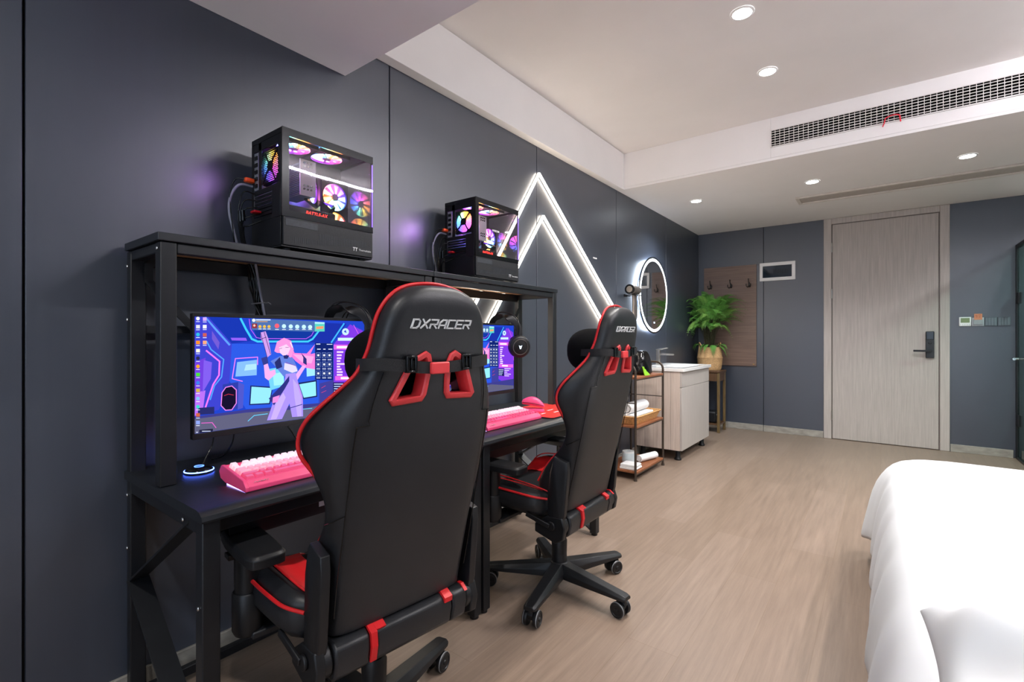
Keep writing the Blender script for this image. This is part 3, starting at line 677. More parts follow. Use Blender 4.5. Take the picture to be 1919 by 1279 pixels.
# ------------------------------------------------------------------ monitors
# rows: kind (0 patch, 1 line, 2 closed line), red, green, blue, line width, points in mm from the top left corner
SCREEN = [
(0, 58, 63, 196, 0, (0.9, 0.5, 41.1, 0.5, 105.2, 84.7, 98.2, 201.2, 67.6, 288.2, 0.5, 299.4)),
(0, 42, 85, 216, 0, (105.2, 82.8, 402.8, 90.7, 402.8, 309.2, 147.9, 296, 98.2, 201.2)),
(0, 23, 51, 168, 0, (37.9, 0.5, 133.5, 1, 170, 74, 105.2, 82.8)),
(0, 18, 53, 150, 0, (162.6, 5.1, 388.9, 5.3, 402.8, 43.6, 361.8, 77.5, 185, 76)),
(0, 26, 47, 160, 0, (402.8, 9.3, 519.9, 11.1, 455, 89.2, 361.8, 79.6)),
(0, 44, 70, 192, 0, (402.8, 82.1, 469.7, 87.2, 469.7, 228.4, 402.8, 309.2)),
(0, 106, 60, 208, 0, (0.9, 137.8, 29.8, 124.8, 25, 245.7, 0.5, 299.4)),
(0, 176, 106, 230, 0, (2.8, 229.4, 29.8, 224.7, 21.8, 291.6, 0.5, 299.4)),
(0, 122, 88, 224, 0, (25, 131.7, 47.7, 139.8, 44.4, 190, 21.8, 231.1)),
(0, 138, 90, 232, 0, (101.7, 64.2, 147.9, 64.4, 151.6, 73.9, 105.2, 72.4)),
(0, 107, 85, 200, 0, (47.7, 42.5, 69.3, 78.7, 65.9, 100.5, 47.7, 67.7)),
(1, 90, 152, 255, 5.91, (29.8, 0.5, 57.6, 37, 98.2, 86.4)),
(1, 62, 196, 255, 6.5, (131.7, 2.2, 147.9, 35.9, 166.3, 68.2, 185, 76.8, 361.8, 78.3, 379.8, 69.2, 402.8, 41.4)),
(1, 181, 88, 238, 2.36, (158.2, 3.3, 162.6, 35.7, 181.3, 63.7, 196.4, 66.8, 355.1, 68.2, 375.3, 56.4, 388.9, 33)),
(1, 63, 176, 255, 5.91, (508.7, 10.5, 479.5, 49.7, 455, 82.6)),
(0, 122, 56, 216, 0, (464.7, 89.4, 535.4, 13.1, 594.1, 37.5, 599, 127.1, 599, 352.5, 464.7, 289.7)),
(1, 232, 106, 224, 2.07, (551.2, 15.1, 594.1, 84.1, 599, 193.5)),
(1, 232, 116, 238, 4.73, (32.1, 103.4, 69.3, 137.8, 67.6, 180.7, 51, 208.6, 29.8, 276.5)),
(1, 79, 156, 255, 3.55, (33, 74.8, 45.1, 100.1, 81.1, 132.1, 75, 186.7, 54.9, 212.5, 42.8, 254.6)),
(1, 226, 122, 234, 2.96, (137.1, 204.8, 106.2, 194.3, 115.7, 130.8, 185, 128.3, 185, 153.4)),
(0, 127, 180, 246, 0, (121, 142.2, 183.1, 137.1, 182, 188, 115.7, 188.3)),
(0, 168, 216, 255, 0, (147.9, 151.7, 181.3, 150.1, 180.5, 168.6, 142.5, 171.1)),
(0, 44, 58, 160, 0, (78.4, 210.7, 124.5, 206.1, 142.5, 216.6, 138.9, 291.1, 79.4, 292.2)),
(0, 74, 82, 192, 0, (124.5, 206.1, 142.5, 216.6, 138.9, 291.1, 122.8, 294.8)),
(0, 21, 15, 44, 0, (87.2, 221, 105.2, 218, 117.1, 231.7, 117.1, 272.8, 104.5, 291.5, 87.2, 290.6, 75, 275.5, 77, 237)),
(2, 230, 132, 228, 2.66, (87.2, 220.3, 105.2, 217.3, 118.5, 231.1, 118.5, 273.7, 105.2, 293.1, 86.5, 292.3, 73.6, 276.1, 76.3, 236.2)),
(1, 192, 48, 72, 1.77, (82.8, 246, 94.8, 242.3, 110.4, 246.8)),
(0, 29, 36, 88, 0, (161.9, 220.4, 235.4, 231.1, 225.9, 288.7, 158.2, 284.2)),
(0, 143, 220, 255, 0, (165.6, 224.5, 232.2, 234.8, 222.8, 284.4, 161.9, 280.8)),
(0, 111, 200, 255, 0, (215.7, 170.5, 271.7, 163.5, 275.9, 230.4, 227.5, 242.3)),
(0, 155, 228, 255, 0, (235.4, 187.5, 271.7, 181.6, 273.8, 226.2, 239.4, 227.4)),
(0, 29, 36, 88, 0, (324.4, 224.4, 395.8, 218.8, 398.1, 280.9, 344, 283.9)),
(0, 144, 224, 255, 0, (328.8, 229.7, 391.7, 224.4, 393.5, 276.2, 346.2, 279.1)),
(0, 154, 220, 255, 0, (356.4, 173.1, 388.9, 167.2, 388.9, 202.1, 357.3, 204.2)),
(0, 60, 60, 146, 0, (407.4, 232.5, 464.7, 223.7, 464.7, 303, 407.4, 305.5)),
(1, 216, 64, 110, 1.48, (414.4, 250.2, 430.9, 243)),
(1, 216, 64, 110, 1.48, (414.4, 267.5, 433.3, 261.4)),
(0, 58, 58, 134, 0, (0.5, 301.2, 147.9, 297.9, 398.1, 304.5, 599, 297.7, 599, 352.5, 339.6, 333.4, 0.5, 352.5)),
(0, 92, 92, 120, 0, (0.5, 308.2, 147.9, 307.4, 339.6, 318.9, 402.8, 313.5, 599, 335.6, 599, 352.5, 339.6, 352.5, 0.5, 352.5)),
(0, 38, 42, 102, 0, (9.1, 275.9, 54.3, 277.5, 54.3, 299.2, 9.1, 297)),
(1, 95, 208, 255, 2.07, (154.5, 336, 173.8, 320.2, 217.7, 320)),
(1, 95, 208, 255, 2.07, (322.3, 318.8, 377.5, 320.4)),
(1, 224, 96, 200, 2.07, (18.6, 323.1, 48.3, 325.9, 59.2, 343.4)),
(0, 240, 122, 208, 0, (292.5, 72.9, 311.5, 118.2, 357.3, 121.5, 388.9, 88.4, 370.8, 124, 393.5, 120.4, 388.9, 179.9, 348.4, 171.5, 315.8, 147.1, 296.7, 125.9)),
(0, 255, 162, 220, 0, (305.2, 122.1, 348.4, 127.6, 384.4, 132.9, 375.3, 158, 339.6, 152.3)),
(0, 245, 144, 212, 0, (240.6, 110.3, 249.4, 78.6, 273.8, 64.7, 298.8, 74.9, 308.6, 105.8, 298.8, 138.3, 282.1, 121.4, 259.5, 116.8, 249.4, 115.7)),
(0, 249, 198, 230, 0, (256.2, 97.5, 282.1, 87, 296.7, 101.5, 288.3, 120.8, 272.6, 127.6, 260.3, 116.8)),
(1, 91, 63, 140, 1.48, (257.5, 102.7, 266.8, 100.1)),
(1, 91, 63, 140, 1.48, (279.2, 97.9, 290.4, 98.1)),
(1, 224, 244, 255, 2.66, (296.7, 81, 304.3, 98.3)),
(0, 233, 168, 226, 0, (204.9, 152.4, 217.7, 149, 225.5, 177, 243.4, 172, 245.4, 188.1, 220.4, 208.2, 208.7, 198.3)),
(0, 52, 58, 136, 0, (196.4, 132.5, 216.5, 126.6, 220.4, 150.3, 203.3, 156.2)),
(0, 198, 149, 224, 0, (194.1, 47, 211.1, 42.6, 220.4, 68.5, 229.8, 120.7, 216.5, 130.5, 204.9, 86, 196.4, 68.4)),
(1, 42, 28, 92, 1.77, (196.4, 68.4, 213.8, 62.6)),
(1, 42, 28, 92, 1.77, (206, 45, 227.5, 119.8)),
(1, 42, 28, 92, 1.48, (194.1, 47, 204.9, 86, 216.5, 130.5)),
(0, 226, 168, 236, 0, (341.8, 162.8, 355.1, 165.5, 344, 181.7, 320.1, 217.5, 313.7, 196.4)),
(0, 47, 47, 120, 0, (335.3, 118, 356.4, 140.4, 357.3, 163.5, 343.2, 154.5, 344, 135.8)),
(0, 95, 122, 210, 0, (227.5, 143.5, 261.5, 126.9, 305.2, 134.4, 324.4, 176.4, 315.8, 198.6, 271.7, 197.8, 247.4, 166.3)),
(0, 38, 44, 106, 0, (241.4, 148.1, 259.5, 130.8, 267.6, 165.3, 247.4, 172.3)),
(0, 38, 44, 106, 0, (271.7, 125.2, 292.5, 125.8, 286.2, 137.8, 273.8, 136.5)),
(0, 216, 208, 250, 0, (275.9, 151.6, 315.8, 163.6, 323.1, 182.6, 303, 187.6, 273.8, 173.7)),
(1, 138, 58, 154, 1.48, (280, 149.7, 318, 164.5)),
(0, 164, 140, 242, 0, (280, 190.2, 315.8, 188.3, 325.7, 226.2, 341.8, 273.3, 343.2, 345.1, 303, 342.3, 293.3, 293.8, 266.8, 344.4, 215.7, 342.1, 237.4, 280.8, 271.7, 238.1)),
(0, 184, 162, 250, 0, (305.2, 208.2, 322.3, 230, 335.3, 276.8, 337.5, 343.6, 322.3, 343.6, 311.5, 274.4)),
(0, 192, 168, 252, 0, (247.4, 283.9, 271.7, 254.3, 280, 271.2, 247.4, 341.7, 227.5, 341)),
(0, 45, 47, 124, 0, (221.6, 269.3, 267.6, 225.7, 292.5, 197.1, 292.5, 215.4, 275.9, 242.5, 239.4, 294.2)),
(1, 45, 47, 124, 2.66, (296.7, 309.6, 339.6, 302.2)),
(1, 216, 138, 224, 1.48, (324.4, 226.1, 341.8, 298.3)),
(0, 224, 138, 216, 0, (235.4, 266.8, 259.5, 261.2, 251.4, 284.3, 233.4, 286.4)),
(0, 74, 108, 168, 0, (164.5, 1.2, 388.9, 4.5, 388.9, 42.8, 165.6, 38.3)),
(0, 232, 242, 255, 0, (177.9, 6.6, 177.4, 9, 175.9, 10.9, 173.8, 12, 171.5, 12, 169.4, 11, 167.9, 9.2, 167.4, 6.9, 167.9, 4.5, 169.4, 2.6, 171.5, 1.5, 173.8, 1.5, 175.9, 2.5, 177.4, 4.3)),
(0, 216, 226, 244, 0, (179.4, 3.5, 227.5, 2.1, 227.5, 5.7, 179.4, 7)),
(0, 200, 154, 106, 0, (179.4, 9.7, 217.7, 8.7, 217.7, 11.5, 179.4, 12.4)),
(0, 138, 48, 56, 0, (167.1, 17.6, 183.5, 17.3, 183.5, 32.7, 167.1, 33)),
(0, 240, 192, 176, 0, (178.3, 24, 177.9, 25.6, 176.8, 27, 175.3, 27.8, 173.7, 27.8, 172.2, 27.1, 171.1, 25.7, 170.8, 24.1, 171.1, 22.4, 172.2, 21.1, 173.7, 20.3, 175.3, 20.2, 176.8, 21, 177.9, 22.3)),
(0, 232, 184, 72, 0, (197.6, 27.1, 197.1, 29.3, 195.7, 31.1, 193.7, 32.1, 191.5, 32.1, 189.5, 31.2, 188.2, 29.4, 187.7, 27.3, 188.2, 25.1, 189.5, 23.3, 191.5, 22.3, 193.7, 22.3, 195.7, 23.2, 197.1, 24.9)),
(0, 232, 184, 72, 0, (212.2, 26.9, 211.7, 29.1, 210.3, 30.9, 208.3, 31.9, 206.1, 31.9, 204.1, 31, 202.7, 29.2, 202.2, 27, 202.7, 24.8, 204.1, 23, 206.1, 22, 208.3, 22, 210.3, 22.9, 211.7, 24.7)),
(0, 232, 184, 72, 0, (227.5, 26.6, 227, 28.9, 225.6, 30.7, 223.5, 31.7, 221.2, 31.7, 219.2, 30.8, 217.8, 29, 217.3, 26.8, 217.8, 24.6, 219.2, 22.8, 221.2, 21.7, 223.5, 21.7, 225.6, 22.7, 227, 24.4)),
(0, 232, 92, 114, 0, (257.5, 23.8, 256.7, 27.2, 254.4, 30.1, 251.2, 31.6, 247.6, 31.7, 244.4, 30.2, 242.2, 27.5, 241.4, 24, 242.2, 20.6, 244.4, 17.8, 247.6, 16.1, 251.2, 16.1, 254.4, 17.5, 256.7, 20.3)),
(0, 191, 234, 248, 0, (281.2, 24.6, 280.5, 27.7, 278.4, 30.3, 275.5, 31.7, 272.2, 31.8, 269.2, 30.4, 267.1, 27.9, 266.4, 24.8, 267.1, 21.7, 269.2, 19.1, 272.2, 17.6, 275.5, 17.6, 278.4, 18.9, 280.5, 21.4)),
(0, 191, 234, 248, 0, (305.6, 25, 304.8, 28.2, 302.7, 30.8, 299.7, 32.2, 296.3, 32.3, 293.3, 30.9, 291.2, 28.4, 290.4, 25.2, 291.2, 22, 293.3, 19.4, 296.3, 18, 299.7, 17.9, 302.7, 19.3, 304.8, 21.8)),
(0, 191, 234, 248, 0, (329.2, 25.4, 328.4, 28.7, 326.2, 31.3, 323.1, 32.8, 319.7, 32.8, 316.6, 31.4, 314.4, 28.9, 313.7, 25.7, 314.4, 22.4, 316.6, 19.8, 319.7, 18.3, 323.1, 18.3, 326.2, 19.6, 328.4, 22.2)),
(0, 191, 234, 248, 0, (354.2, 25.5, 353.4, 28.7, 351.2, 31.4, 348, 32.9, 344.5, 32.9, 341.3, 31.5, 339.1, 28.9, 338.3, 25.7, 339.1, 22.4, 341.3, 19.8, 344.5, 18.3, 348, 18.2, 351.2, 19.6, 353.4, 22.2)),
(0, 191, 234, 248, 0, (378, 25.9, 377.2, 29.2, 374.9, 31.9, 371.7, 33.4, 368, 33.5, 364.8, 32.1, 362.6, 29.4, 361.8, 26.2, 362.6, 22.9, 364.8, 20.2, 368, 18.7, 371.7, 18.6, 374.9, 20, 377.2, 22.6)),
(0, 232, 238, 248, 0, (187.3, 34.2, 198, 34.1, 198, 36.1, 187.3, 36.2)),
(0, 232, 238, 248, 0, (201.8, 34.1, 212.6, 33.9, 212.6, 35.9, 201.8, 36)),
(0, 232, 238, 248, 0, (216.9, 33.9, 227.9, 33.7, 227.9, 35.7, 216.9, 35.8)),
(0, 232, 238, 248, 0, (243, 35.1, 255.8, 35, 255.8, 37, 243, 37.1)),
(0, 232, 238, 248, 0, (267.2, 34.9, 280.4, 34.7, 280.4, 36.7, 267.2, 36.9)),
(0, 232, 238, 248, 0, (291.2, 34.6, 304.7, 34.4, 304.7, 36.5, 291.2, 36.6)),
(0, 232, 238, 248, 0, (314.5, 34.3, 328.3, 34.1, 328.3, 36.2, 314.5, 36.4)),
(0, 232, 238, 248, 0, (339.2, 34, 353.3, 33.8, 353.3, 35.9, 339.2, 36.1)),
(0, 232, 238, 248, 0, (362.7, 33.7, 377.1, 33.6, 377.1, 35.7, 362.7, 35.8)),
(0, 88, 200, 184, 0, (388, 6.6, 427.1, 7.4, 427.1, 41.6, 388, 42)),
(0, 240, 148, 106, 0, (393.5, 24.4, 422.4, 21.8, 422.4, 31.3, 393.5, 33.4)),
(0, 168, 224, 240, 0, (388, 6.6, 427.1, 7.4, 427.1, 13.9, 388, 13.9)),
(0, 16, 34, 106, 0, (388.9, 82.8, 462.3, 86.2, 462.3, 224.4, 388.9, 217.4)),
(0, 223, 232, 255, 0, (393.5, 86.3, 409.7, 86.5, 409.7, 89.5, 393.5, 89.3)),
(0, 223, 232, 255, 0, (435.7, 88.1, 458.9, 88.4, 458.9, 90.6, 435.7, 90.3)),
(0, 223, 232, 255, 0, (397.2, 105.1, 411.1, 105.4, 411.1, 108.4, 397.2, 108.1)),
(0, 223, 232, 255, 0, (421.5, 105.6, 430.9, 105.8, 430.9, 108.9, 421.5, 108.7)),
(0, 223, 232, 255, 0, (442.4, 106.1, 458.9, 106.4, 458.9, 109.5, 442.4, 109.1)),
(2, 142, 168, 232, 0.89, (394, 119.6, 409.7, 120, 409.7, 138.9, 394, 138.4)),
(0, 232, 238, 255, 0, (398.1, 125.3, 405.5, 125.5, 405.5, 132.8, 398.1, 132.5)),
(0, 223, 232, 255, 0, (394.4, 143.9, 409.3, 144.5, 409.3, 147.1, 394.4, 146.5)),
(2, 142, 168, 232, 0.89, (417.2, 120.2, 433.3, 120.7, 433.3, 139.8, 417.2, 139.2)),
(0, 232, 238, 255, 0, (421.5, 126, 429, 126.2, 429, 133.5, 421.5, 133.3)),
(0, 223, 232, 255, 0, (417.7, 144.8, 432.9, 145.4, 432.9, 148, 417.7, 147.4)),
(2, 142, 168, 232, 0.89, (439.1, 120.8, 455.5, 121.3, 455.5, 140.6, 439.1, 140)),
(0, 232, 238, 255, 0, (443.4, 126.6, 451.1, 126.8, 451.1, 134.3, 443.4, 134)),
(0, 223, 232, 255, 0, (439.5, 145.7, 455, 146.2, 455, 148.9, 439.5, 148.3)),
(2, 142, 168, 232, 0.89, (394, 152.9, 409.7, 153.6, 409.7, 172.5, 394, 171.7)),
(0, 232, 238, 255, 0, (398.1, 158.6, 405.5, 159, 405.5, 166.2, 398.1, 165.9)),
(0, 223, 232, 255, 0, (394.4, 177.2, 409.3, 178, 409.3, 180.6, 394.4, 179.8)),
(2, 142, 168, 232, 0.89, (417.2, 153.9, 433.3, 154.5, 433.3, 173.7, 417.2, 172.8)),
(0, 232, 238, 255, 0, (421.5, 159.7, 429, 160, 429, 167.4, 421.5, 167)),
(0, 223, 232, 255, 0, (417.7, 178.5, 432.9, 179.3, 432.9, 181.9, 417.7, 181.1)),
(2, 142, 168, 232, 0.89, (439.1, 154.8, 455.5, 155.5, 455.5, 174.8, 439.1, 173.9)),
(0, 232, 238, 255, 0, (443.4, 160.6, 451.1, 161, 451.1, 168.4, 443.4, 168.1)),
(0, 223, 232, 255, 0, (439.5, 179.6, 455, 180.4, 455, 183.1, 439.5, 182.2)),
(2, 142, 168, 232, 0.89, (394, 185.8, 409.7, 186.7, 409.7, 205.6, 394, 204.5)),
(0, 232, 238, 255, 0, (398.1, 191.6, 405.5, 192, 405.5, 199.3, 398.1, 198.8)),
(0, 223, 232, 255, 0, (394.4, 210.1, 409.3, 211.1, 409.3, 213.7, 394.4, 212.7)),
(2, 142, 168, 232, 0.89, (417.2, 187.1, 433.3, 188, 433.3, 207.1, 417.2, 206.1)),
(0, 232, 238, 255, 0, (421.5, 192.9, 429, 193.4, 429, 200.8, 421.5, 200.3)),
(0, 223, 232, 255, 0, (417.7, 211.7, 432.9, 212.7, 432.9, 215.3, 417.7, 214.3)),
(2, 142, 168, 232, 0.89, (439.1, 188.3, 455.5, 189.2, 455.5, 208.5, 439.1, 207.5)),
(0, 232, 238, 255, 0, (443.4, 194.2, 451.1, 194.7, 451.1, 202.1, 443.4, 201.6)),
(0, 223, 232, 255, 0, (439.5, 213.2, 455, 214.2, 455, 216.8, 439.5, 215.8)),
(0, 216, 96, 220, 0, (464.7, 90.7, 594.1, 94.3, 594.1, 112.9, 464.7, 109.2)),
(0, 255, 230, 250, 0, (477.1, 96.2, 535.4, 97.1, 535.4, 106.2, 477.1, 105)),
(0, 232, 208, 255, 0, (477.6, 116.1, 505.1, 116.8, 505.1, 123, 477.6, 122.3)),
(0, 232, 208, 255, 0, (477.6, 128.1, 498.5, 128.7, 498.5, 134.9, 477.6, 134.3)),
(0, 232, 208, 255, 0, (477.6, 139.6, 496.5, 140.2, 496.5, 146.5, 477.6, 145.8)),
(0, 232, 208, 255, 0, (477.6, 150.2, 492.5, 150.8, 492.5, 157, 477.6, 156.4)),
(0, 232, 208, 255, 0, (477.6, 161.3, 513.8, 162.9, 513.8, 169.2, 477.6, 167.5)),
(0, 232, 208, 255, 0, (477.6, 171.5, 491.5, 172.1, 491.5, 178.4, 477.6, 177.7)),
(0, 232, 208, 255, 0, (477.6, 181.6, 497.5, 182.7, 497.5, 188.9, 477.6, 187.8)),
(0, 232, 208, 255, 0, (477.6, 191.8, 502.6, 193.3, 502.6, 199.5, 477.6, 198)),
(0, 232, 208, 255, 0, (477.6, 202.5, 501.6, 203.9, 501.6, 210.2, 477.6, 208.7)),
(0, 216, 96, 220, 0, (470.6, 210, 594.1, 216.6, 594.1, 235.3, 470.6, 226.3)),
(0, 255, 230, 250, 0, (494.5, 215.1, 545.9, 218.5, 545.9, 226.7, 494.5, 223.1)),
(0, 20, 26, 80, 0, (462.3, 233.2, 512.3, 237, 512.3, 276.5, 462.3, 271.9)),
(0, 184, 200, 248, 0, (465.7, 237.9, 508.7, 241.2, 508.7, 244.8, 465.7, 241.4)),
(0, 184, 200, 248, 0, (465.7, 246.7, 504.1, 249.8, 504.1, 253.4, 465.7, 250.2)),
(0, 184, 200, 248, 0, (465.7, 255.5, 499.6, 258.4, 499.6, 261.9, 465.7, 259)),
(0, 184, 200, 248, 0, (465.7, 264.3, 495, 266.9, 495, 270.5, 465.7, 267.8)),
(0, 224, 212, 255, 0, (515.8, 233.6, 572.5, 237.8, 572.5, 242, 515.8, 237.7)),
(0, 224, 212, 255, 0, (515.8, 243.5, 556.5, 246.7, 556.5, 250.8, 515.8, 247.6)),
(0, 224, 212, 255, 0, (515.8, 253.4, 540.7, 255.5, 540.7, 259.6, 515.8, 257.5)),
(0, 224, 212, 255, 0, (515.8, 263.4, 572.5, 268.3, 572.5, 272.4, 515.8, 267.4)),
(0, 224, 212, 255, 0, (515.8, 273.3, 556.5, 277, 556.5, 281.1, 515.8, 277.3)),
(0, 191, 224, 255, 0, (530.3, 41.7, 528.7, 47.6, 524.4, 52.4, 518.2, 55, 511.4, 55, 505.3, 52.4, 501.1, 47.8, 499.6, 42, 501.1, 36.1, 505.3, 31.4, 511.4, 28.7, 518.2, 28.6, 524.4, 31.2, 528.7, 35.9)),
(0, 58, 72, 192, 0, (507.2, 41.9, 515.8, 34.6, 519.9, 47.2)),
(0, 200, 228, 255, 0, (482, 65.2, 550.1, 65.3, 550.1, 76.8, 482, 76.3)),
(0, 232, 232, 232, 0, (14.1, 5.6, 13.6, 8.1, 12.2, 10.1, 10.2, 11.2, 8, 11.3, 6, 10.3, 4.6, 8.3, 4.1, 5.9, 4.6, 3.4, 6, 1.4, 8, 0.5, 10.2, 0.5, 12.2, 1.2, 13.6, 3.2)),
(0, 232, 236, 255, 0, (4.1, 14.4, 14.1, 14.1, 14.1, 15.9, 4.1, 16.1)),
(0, 216, 216, 224, 0, (4.1, 25.3, 14.5, 25.1, 14.5, 35.7, 4.1, 35.8)),
(0, 232, 236, 255, 0, (4.1, 39, 14.1, 38.9, 14.1, 40.7, 4.1, 40.8)),
(0, 47, 180, 216, 0, (14.1, 54.1, 13.6, 56.6, 12.2, 58.5, 10.2, 59.6, 8, 59.6, 6, 58.5, 4.6, 56.6, 4.1, 54.1, 4.6, 51.7, 6, 49.7, 8, 48.6, 10.2, 48.6, 12.2, 49.7, 13.6, 51.7)),
(0, 232, 236, 255, 0, (4.1, 62.6, 14.1, 62.6, 14.1, 64.4, 4.1, 64.4)),
(0, 240, 140, 40, 0, (4.1, 72.8, 14.5, 72.9, 14.5, 83.5, 4.1, 83.4)),
(0, 232, 236, 255, 0, (4.1, 86.5, 14.1, 86.7, 14.1, 88.5, 4.1, 88.3)),
(0, 232, 228, 216, 0, (4.1, 97.5, 14.5, 97.7, 14.5, 108.3, 4.1, 108)),
(0, 232, 236, 255, 0, (4.1, 111.2, 14.1, 111.5, 14.1, 113.2, 4.1, 112.9)),
(0, 42, 42, 80, 0, (14.1, 126, 13.6, 128.4, 12.2, 130.3, 10.2, 131.4, 8, 131.3, 6, 130.1, 4.6, 128.1, 4.1, 125.6, 4.6, 123.2, 6, 121.3, 8, 120.3, 10.2, 120.3, 12.2, 121.5, 13.6, 123.5)),
(0, 232, 236, 255, 0, (4.1, 134.1, 14.1, 134.5, 14.1, 136.2, 4.1, 135.8)),
(0, 240, 160, 32, 0, (14.1, 150.8, 13.6, 153.2, 12.2, 155.1, 10.2, 156.1, 8, 156, 6, 154.8, 4.6, 152.7, 4.1, 150.3, 4.6, 147.8, 6, 146, 8, 145, 10.2, 145.1, 12.2, 146.2, 13.6, 148.3)),
(0, 232, 236, 255, 0, (4.1, 158.7, 14.1, 159.3, 14.1, 161, 4.1, 160.5)),
(0, 72, 208, 48, 0, (4.1, 169.6, 14.5, 170.3, 14.5, 180.9, 4.1, 180.2)),
(0, 232, 236, 255, 0, (4.1, 183.4, 14.1, 184, 14.1, 185.8, 4.1, 185.1)),
(0, 58, 122, 224, 0, (14.1, 200.3, 13.6, 202.7, 12.2, 204.6, 10.2, 205.5, 8, 205.4, 6, 204.1, 4.6, 202, 4.1, 199.6, 4.6, 197.2, 6, 195.3, 8, 194.4, 10.2, 194.5, 12.2, 195.8, 13.6, 197.8)),
(0, 232, 236, 255, 0, (4.1, 208, 14.1, 208.8, 14.1, 210.6, 4.1, 209.8)),
(0, 200, 168, 72, 0, (4.1, 217.2, 14.5, 218.1, 14.5, 228.7, 4.1, 227.7)),
(0, 232, 236, 255, 0, (4.1, 230.9, 14.1, 231.8, 14.1, 233.6, 4.1, 232.7)),
(0, 122, 184, 232, 0, (14.1, 248.1, 13.6, 250.5, 12.2, 252.4, 10.2, 253.2, 8, 253, 6, 251.7, 4.6, 249.6, 4.1, 247.1, 4.6, 244.7, 6, 242.9, 8, 242, 10.2, 242.2, 12.2, 243.5, 13.6, 245.6)),
(0, 232, 236, 255, 0, (4.1, 255.5, 14.1, 256.6, 14.1, 258.4, 4.1, 257.3)),
(0, 56, 208, 192, 0, (14.1, 272.9, 13.6, 275.3, 12.2, 277.1, 10.2, 278, 8, 277.7, 6, 276.4, 4.6, 274.2, 4.1, 271.7, 4.6, 269.4, 6, 267.5, 8, 266.7, 10.2, 266.9, 12.2, 268.3, 13.6, 270.4)),
(0, 232, 236, 255, 0, (4.1, 280.2, 14.1, 281.4, 14.1, 283.2, 4.1, 282)),
(0, 200, 96, 64, 0, (4.1, 291.1, 14.5, 292.4, 14.5, 303, 4.1, 301.7)),
(0, 232, 236, 255, 0, (4.1, 304.8, 14.1, 306.2, 14.1, 308, 4.1, 306.6)),
(0, 138, 160, 240, 0, (4.1, 314, 14.5, 315.4, 14.5, 326.1, 4.1, 324.6)),
(0, 232, 236, 255, 0, (4.1, 327.7, 14.1, 329.2, 14.1, 331, 4.1, 329.5)),
(0, 200, 160, 240, 0, (22.4, 1.8, 32.7, 1.5, 32.7, 12.2, 22.4, 12.5)),
(0, 232, 236, 255, 0, (22.4, 15, 32.7, 14.7, 32.7, 16.5, 22.4, 16.7)),
(0, 232, 240, 255, 0, (22.4, 24.9, 32.7, 24.7, 32.7, 35.5, 22.4, 35.6)),
(0, 232, 236, 255, 0, (22.4, 38.1, 32.7, 38, 32.7, 39.8, 22.4, 39.9)),
(0, 192, 90, 80, 0, (22.4, 49.8, 32.7, 49.8, 32.7, 60.5, 22.4, 60.5)),
(0, 232, 236, 255, 0, (22.4, 63, 32.7, 63, 32.7, 64.8, 22.4, 64.8)),
(0, 245, 162, 122, 0, (22.4, 72.9, 32.7, 73, 32.7, 83.7, 22.4, 83.6)),
(0, 232, 236, 255, 0, (22.4, 86.1, 32.7, 86.2, 32.7, 88, 22.4, 87.9)),
(0, 35, 36, 60, 0, (12.3, 342.7, 50.3, 344.9, 50.3, 352.5, 12.3, 352.5)),
(0, 200, 208, 232, 0, (20.2, 346.8, 43.7, 350.4, 43.7, 352.5, 20.2, 349.3)),
(0, 200, 208, 232, 0, (4.7, 347.2, 8.5, 347.8, 8.5, 351.3, 4.7, 350.7))]
def screen_mesh(parent, x, y0, z1):
    """the wallpaper and its windows: flat layers of the picture, each a hair in front of the one before"""
    mats = []; idx = {}; vs = []; fs = []; mi = []
    def mid(c):
        if c not in idx:
            idx[c] = len(mats); mats.append(glow('screen_colour', tuple(q/255 for q in c), 0.56))
        return idx[c]
    def put(pts, c, layer):
        o = len(vs)
        for a, q in pts: vs.append((x+layer*2e-6, y0+a/1000, z1-q/1000))
        fs.append(tuple(range(o, o+len(pts)))); mi.append(mid(c))
    put([(0, 0), (600, 0), (600, 353), (0, 353)], (31, 63, 192), 0)
    for layer, (k, r_, g_, b_, wd, flat) in enumerate(SCREEN, 1):
        c = (r_, g_, b_); pts = list(zip(flat[0::2], flat[1::2]))
        if k == 0: put(pts, c, layer)
        else:
            wd = wd/2; seg = list(zip(pts[:-1], pts[1:]))
            if k == 2: seg.append((pts[-1], pts[0]))
            for (a0, b0), (a1, b1) in seg:
                d = math.hypot(a1-a0, b1-b0)
                if d < 1e-3: continue
                ux, uy = (a1-a0)/d, (b1-b0)/d; e = wd*0.5
                q = [(a0-ux*e-uy*wd, b0-uy*e+ux*wd), (a1+ux*e-uy*wd, b1+uy*e+ux*wd), (a1+ux*e+uy*wd, b1+uy*e-ux*wd), (a0-ux*e+uy*wd, b0-uy*e-ux*wd)]
                put([(min(600, max(0, a)), min(353, max(0, bq))) for a, bq in q], c, layer)
    me = bpy.data.meshes.new('screen'); off = Vector(ROOT[parent.name])
    me.from_pydata([tuple(Vector(p)-off) for p in vs], [], fs)
    for m_ in mats: me.materials.append(m_)
    me.polygons.foreach_set('material_index', mi); me.update()
    # make every facet look towards +x
    import bmesh
    bm = bmesh.new(); bm.from_mesh(me)
    for f in bm.faces:
        if f.normal.x < 0: f.normal_flip()
    bm.to_mesh(me); bm.free()
    o = bpy.data.objects.new('screen', me); COL.objects.link(o); o.parent = parent; return o
